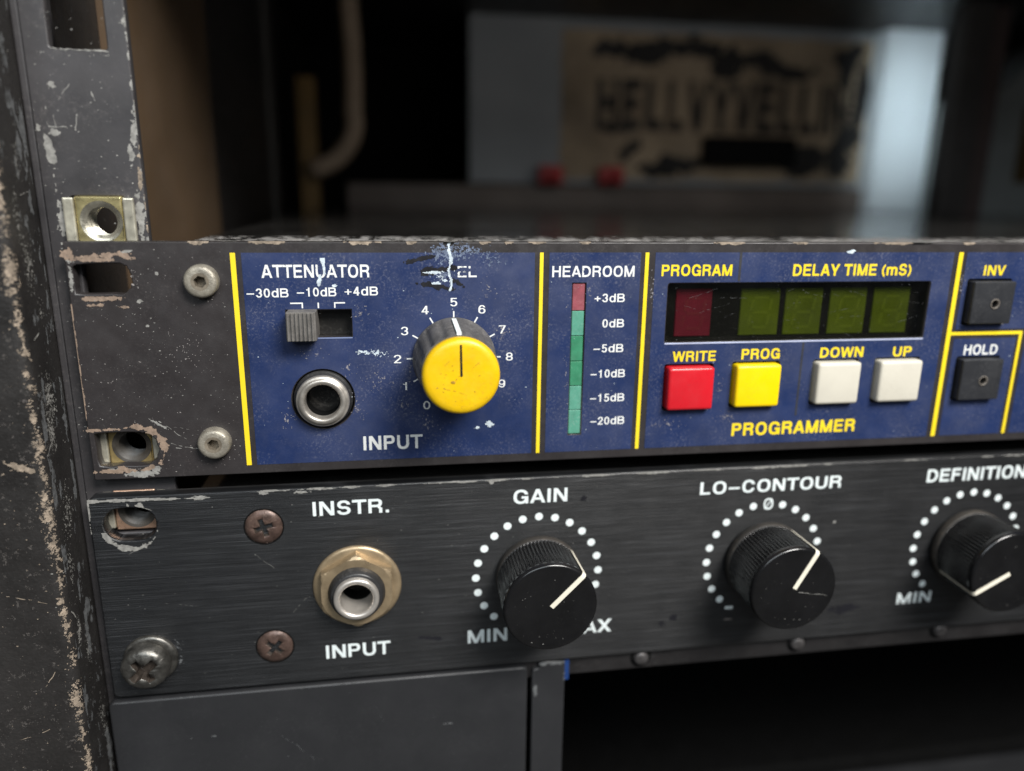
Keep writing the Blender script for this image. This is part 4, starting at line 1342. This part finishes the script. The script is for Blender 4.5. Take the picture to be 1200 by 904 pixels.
# ================================================================== things at the back of the rack
BZ = -350.0
BOARDG = mat('pale_grey_board', (0.27, 0.29, 0.305), 0.6, var=0.1, vscale=12)
bd = MB().box(116, 384.5, 14, 123, BZ - 8, BZ).build('back_board', BOARDG, bevel=.8)
bd = None
brd = bpy.data.objects['back_board']
tag(brd, 'pale grey board standing at the back of the rack behind the torn paper sticker', 'board')

stick = thing('paper_sticker', 'torn tan paper sticker with tall black block letters on the grey board', 'sticker', (276, 17, BZ + .5))
PAPER = mat('aged_tan_paper', (0.36, 0.28, 0.19), 0.75, var=0.4, vscale=22, dust=0.6, dust_col=(.08, .065, .05), dscale=90)
INK = mat('faded_black_ink', (0.012, 0.011, 0.010), 0.7, var=0.3, vscale=40)
plate('paper_sheet', jag(rect(174, 383.5, 17.5, 106.5), .8, 61, 24), [], BZ + .2, BZ + .6, PAPER, stick)
text('HELLVYVELLIN', 197, 48, 371, 79, INK, stick, BZ + .68, .26, h=.5, worn=.12)
w = Wear(flat(BZ + .74), .8)
for k, (x, y, rx, ry, a) in enumerate(((205, 95, 12, 5, 0), (236, 96, 20, 7, 8), (262, 97, 22, 5, -6), (285, 90, 12, 7, 20), (305, 92, 12, 4, 0), (325, 86, 16, 4, 0), (368, 92, 9, 11, 0), (378, 73, 5, 16, 0), (376, 50, 6, 9, 0),
                                       (206, 48, 9, 3, 0), (255, 28, 20, 5, 5), (345, 30, 22, 7, 0), (368, 35, 8, 12, 0), (240, 22, 12, 4, 0), (220, 36, 7, 4, 30))):
    w.blob(x, y, rx * 1.1, ry * 1.1, 700 + k, .85, .12, a)
w.build('torn_patch', INK, stick)  # torn black patches of the sticker's print
w = Wear(flat(BZ + .8), .8)
for k, (x, y, rx, ry) in enumerate(((224, 60, 3, 12), (262, 70, 4, 10), (290, 56, 5, 8), (318, 72, 5, 9), (247, 54, 4, 5), (335, 55, 4, 8), (210, 72, 4, 4))):
    w.blob(x, y, rx, ry, 730 + k, .9, .12, 0, .4)
w.build('worn_patch', mat('bare_paper', (0.30, 0.22, 0.145), .8, var=.3, vscale=40), stick)

wb = MB().box(385, 424.5, -6, 134, BZ - 12, BZ + 14).build('lit_strip', mat('lit_strip_white', (0.66, 0.72, 0.75), .5, var=.05, vscale=20), bevel=1)  # grey board's lit strip, its brightness put into a whiter colour
tag(wb, 'lit strip of the grey board beside the sticker, painted white', 'board')
sh = MB().box(120, 470, 113, 117, -345, -262).build('shading_shelf', HOLE, bevel=.5)  # shelf put in so its shadow dims the strip's upper end
tag(sh, 'dark shelf put in across the rack top to shade the lit strip', 'shelf')

# small black plate leaning on the sticker
bk = MB().box(268, 330, 27, 45, BZ + 2, BZ + 14).build('black_adapter', HOLE, bevel=2)
tag(bk, 'black rectangular adapter in front of the lower half of the sticker', 'adapter')
# ledge under the board
lg = MB().box(40, 470, -30, 13.0, BZ - 30, BZ + 4.5)
lgo = lg.build('rear_ledge', mat('dusty_brown_ledge', (.15, .122, .105), .6, var=.25, vscale=20), bevel=1)
tag(lgo, 'dull brown ledge running along the back of the rack under the board', 'ledge')
for k, x in enumerate((166, 205)):
    t = thing('red_plug', 'small red plug at the left, below the grey board' if k == 0 else 'small red plug at the right, below the corner of the sticker', 'plug', (x, 13, BZ + 12), 'red plugs on the ledge')
    MB().box(x - 7.5, x + 7.5, 13.6, 25, BZ + 5, BZ + 16).build('plug_body', mat('red_plastic', (.42, .03, .03), .45), t, bevel=1.5)
    MB().lathe(x, 19, [(3.2, BZ + 15.9), (3.2, BZ + 24), (2.6, BZ + 25)], 20).build('plug_sleeve', mat('red_plastic', (.42, .03, .03), .45), t, True)

# hose, posts
hz = -300
hose = MB()
pts = []
for k in range(26):
    t = k / 25
    if t < .55:
        pts.append((46.5 + 1.5 * math.sin(t * 5), 108 - 62 * t / .55, hz))
    else:
        q = (t - .55) / .45
        pts.append((46.5 + 1.5 - 24 * (1 - math.cos(q * 1.35)) / (1 - math.cos(1.35)), 46 - 27 * math.sin(q * 1.35) / math.sin(1.35), hz))
ho = hose.tube(pts, 5.2).build('cable_hose', mat('beige_cable', (.36, .27, .19), .6, var=.1), smooth=True)
tag(ho, 'thick beige cable curving down behind the black unit', 'cable')
pp = MB().box(17, 27, -60, 68, hz - 14, hz - 4).build('wooden_batten', mat('brown_batten', (.20, .12, .035), .6, var=.2), bevel=1)
tag(pp, 'thin brown wooden batten standing behind the beige cable', 'batten')
pq = MB().box(-8, 8, -60, 111, -290, -276).build('grey_upright', mat('grey_upright_paint', (.07, .066, .06), .6, var=.2), bevel=1)
tag(pq, 'dim grey upright bar between the brown plywood and the batten', 'upright')
for k, (x0, x1, y, z, lab, c) in enumerate(((375, 392, 6, -255, 'dark upright post right of the lit strip, the nearer of two', (.03, .028, .027)),
                                            (396, 408, 6, -262, 'thin brownish upright post, right of the nearer dark post', (.05, .036, .034)))):
    o = MB().box(x0, x1, -40, 111, z - 10, z).build('rear_post', mat('rear_post_paint_%s' % 'ab'[k], c, .5, var=.2), bevel=1)
    tag(o, lab, 'post', 'dark posts at the right of the rack')
# grey wedge shaped unit at far right
wg = thing('grey_wedge_cabinet', 'grey slope topped cabinet at the far right of the rack interior', 'cabinet', (440, -20, -300))
m_ = MB()
prof_ = [(418, -40), (490, -40), (490, 108), (468, 100), (422, 68)]
v = [(x, y, -285) for x, y in prof_] + [(x, y, -330) for x, y in prof_]
m_.add(v, [(0, 1, 2, 3, 4), (9, 8, 7, 6, 5)] + [(i, 5 + i, 5 + (i + 1) % 5, (i + 1) % 5) for i in range(5)])
m_.build('cabinet_body', mat('grey_cabinet_paint', (.16, .175, .175), .55, var=.1), wg, bevel=1)
MB().box(446, 489, 18, 62, -284.8, -283.5).build('cabinet_door', mat('dark_amber_door', (.05, .03, .006), .4, var=.5, vscale=40), wg, bevel=.4)
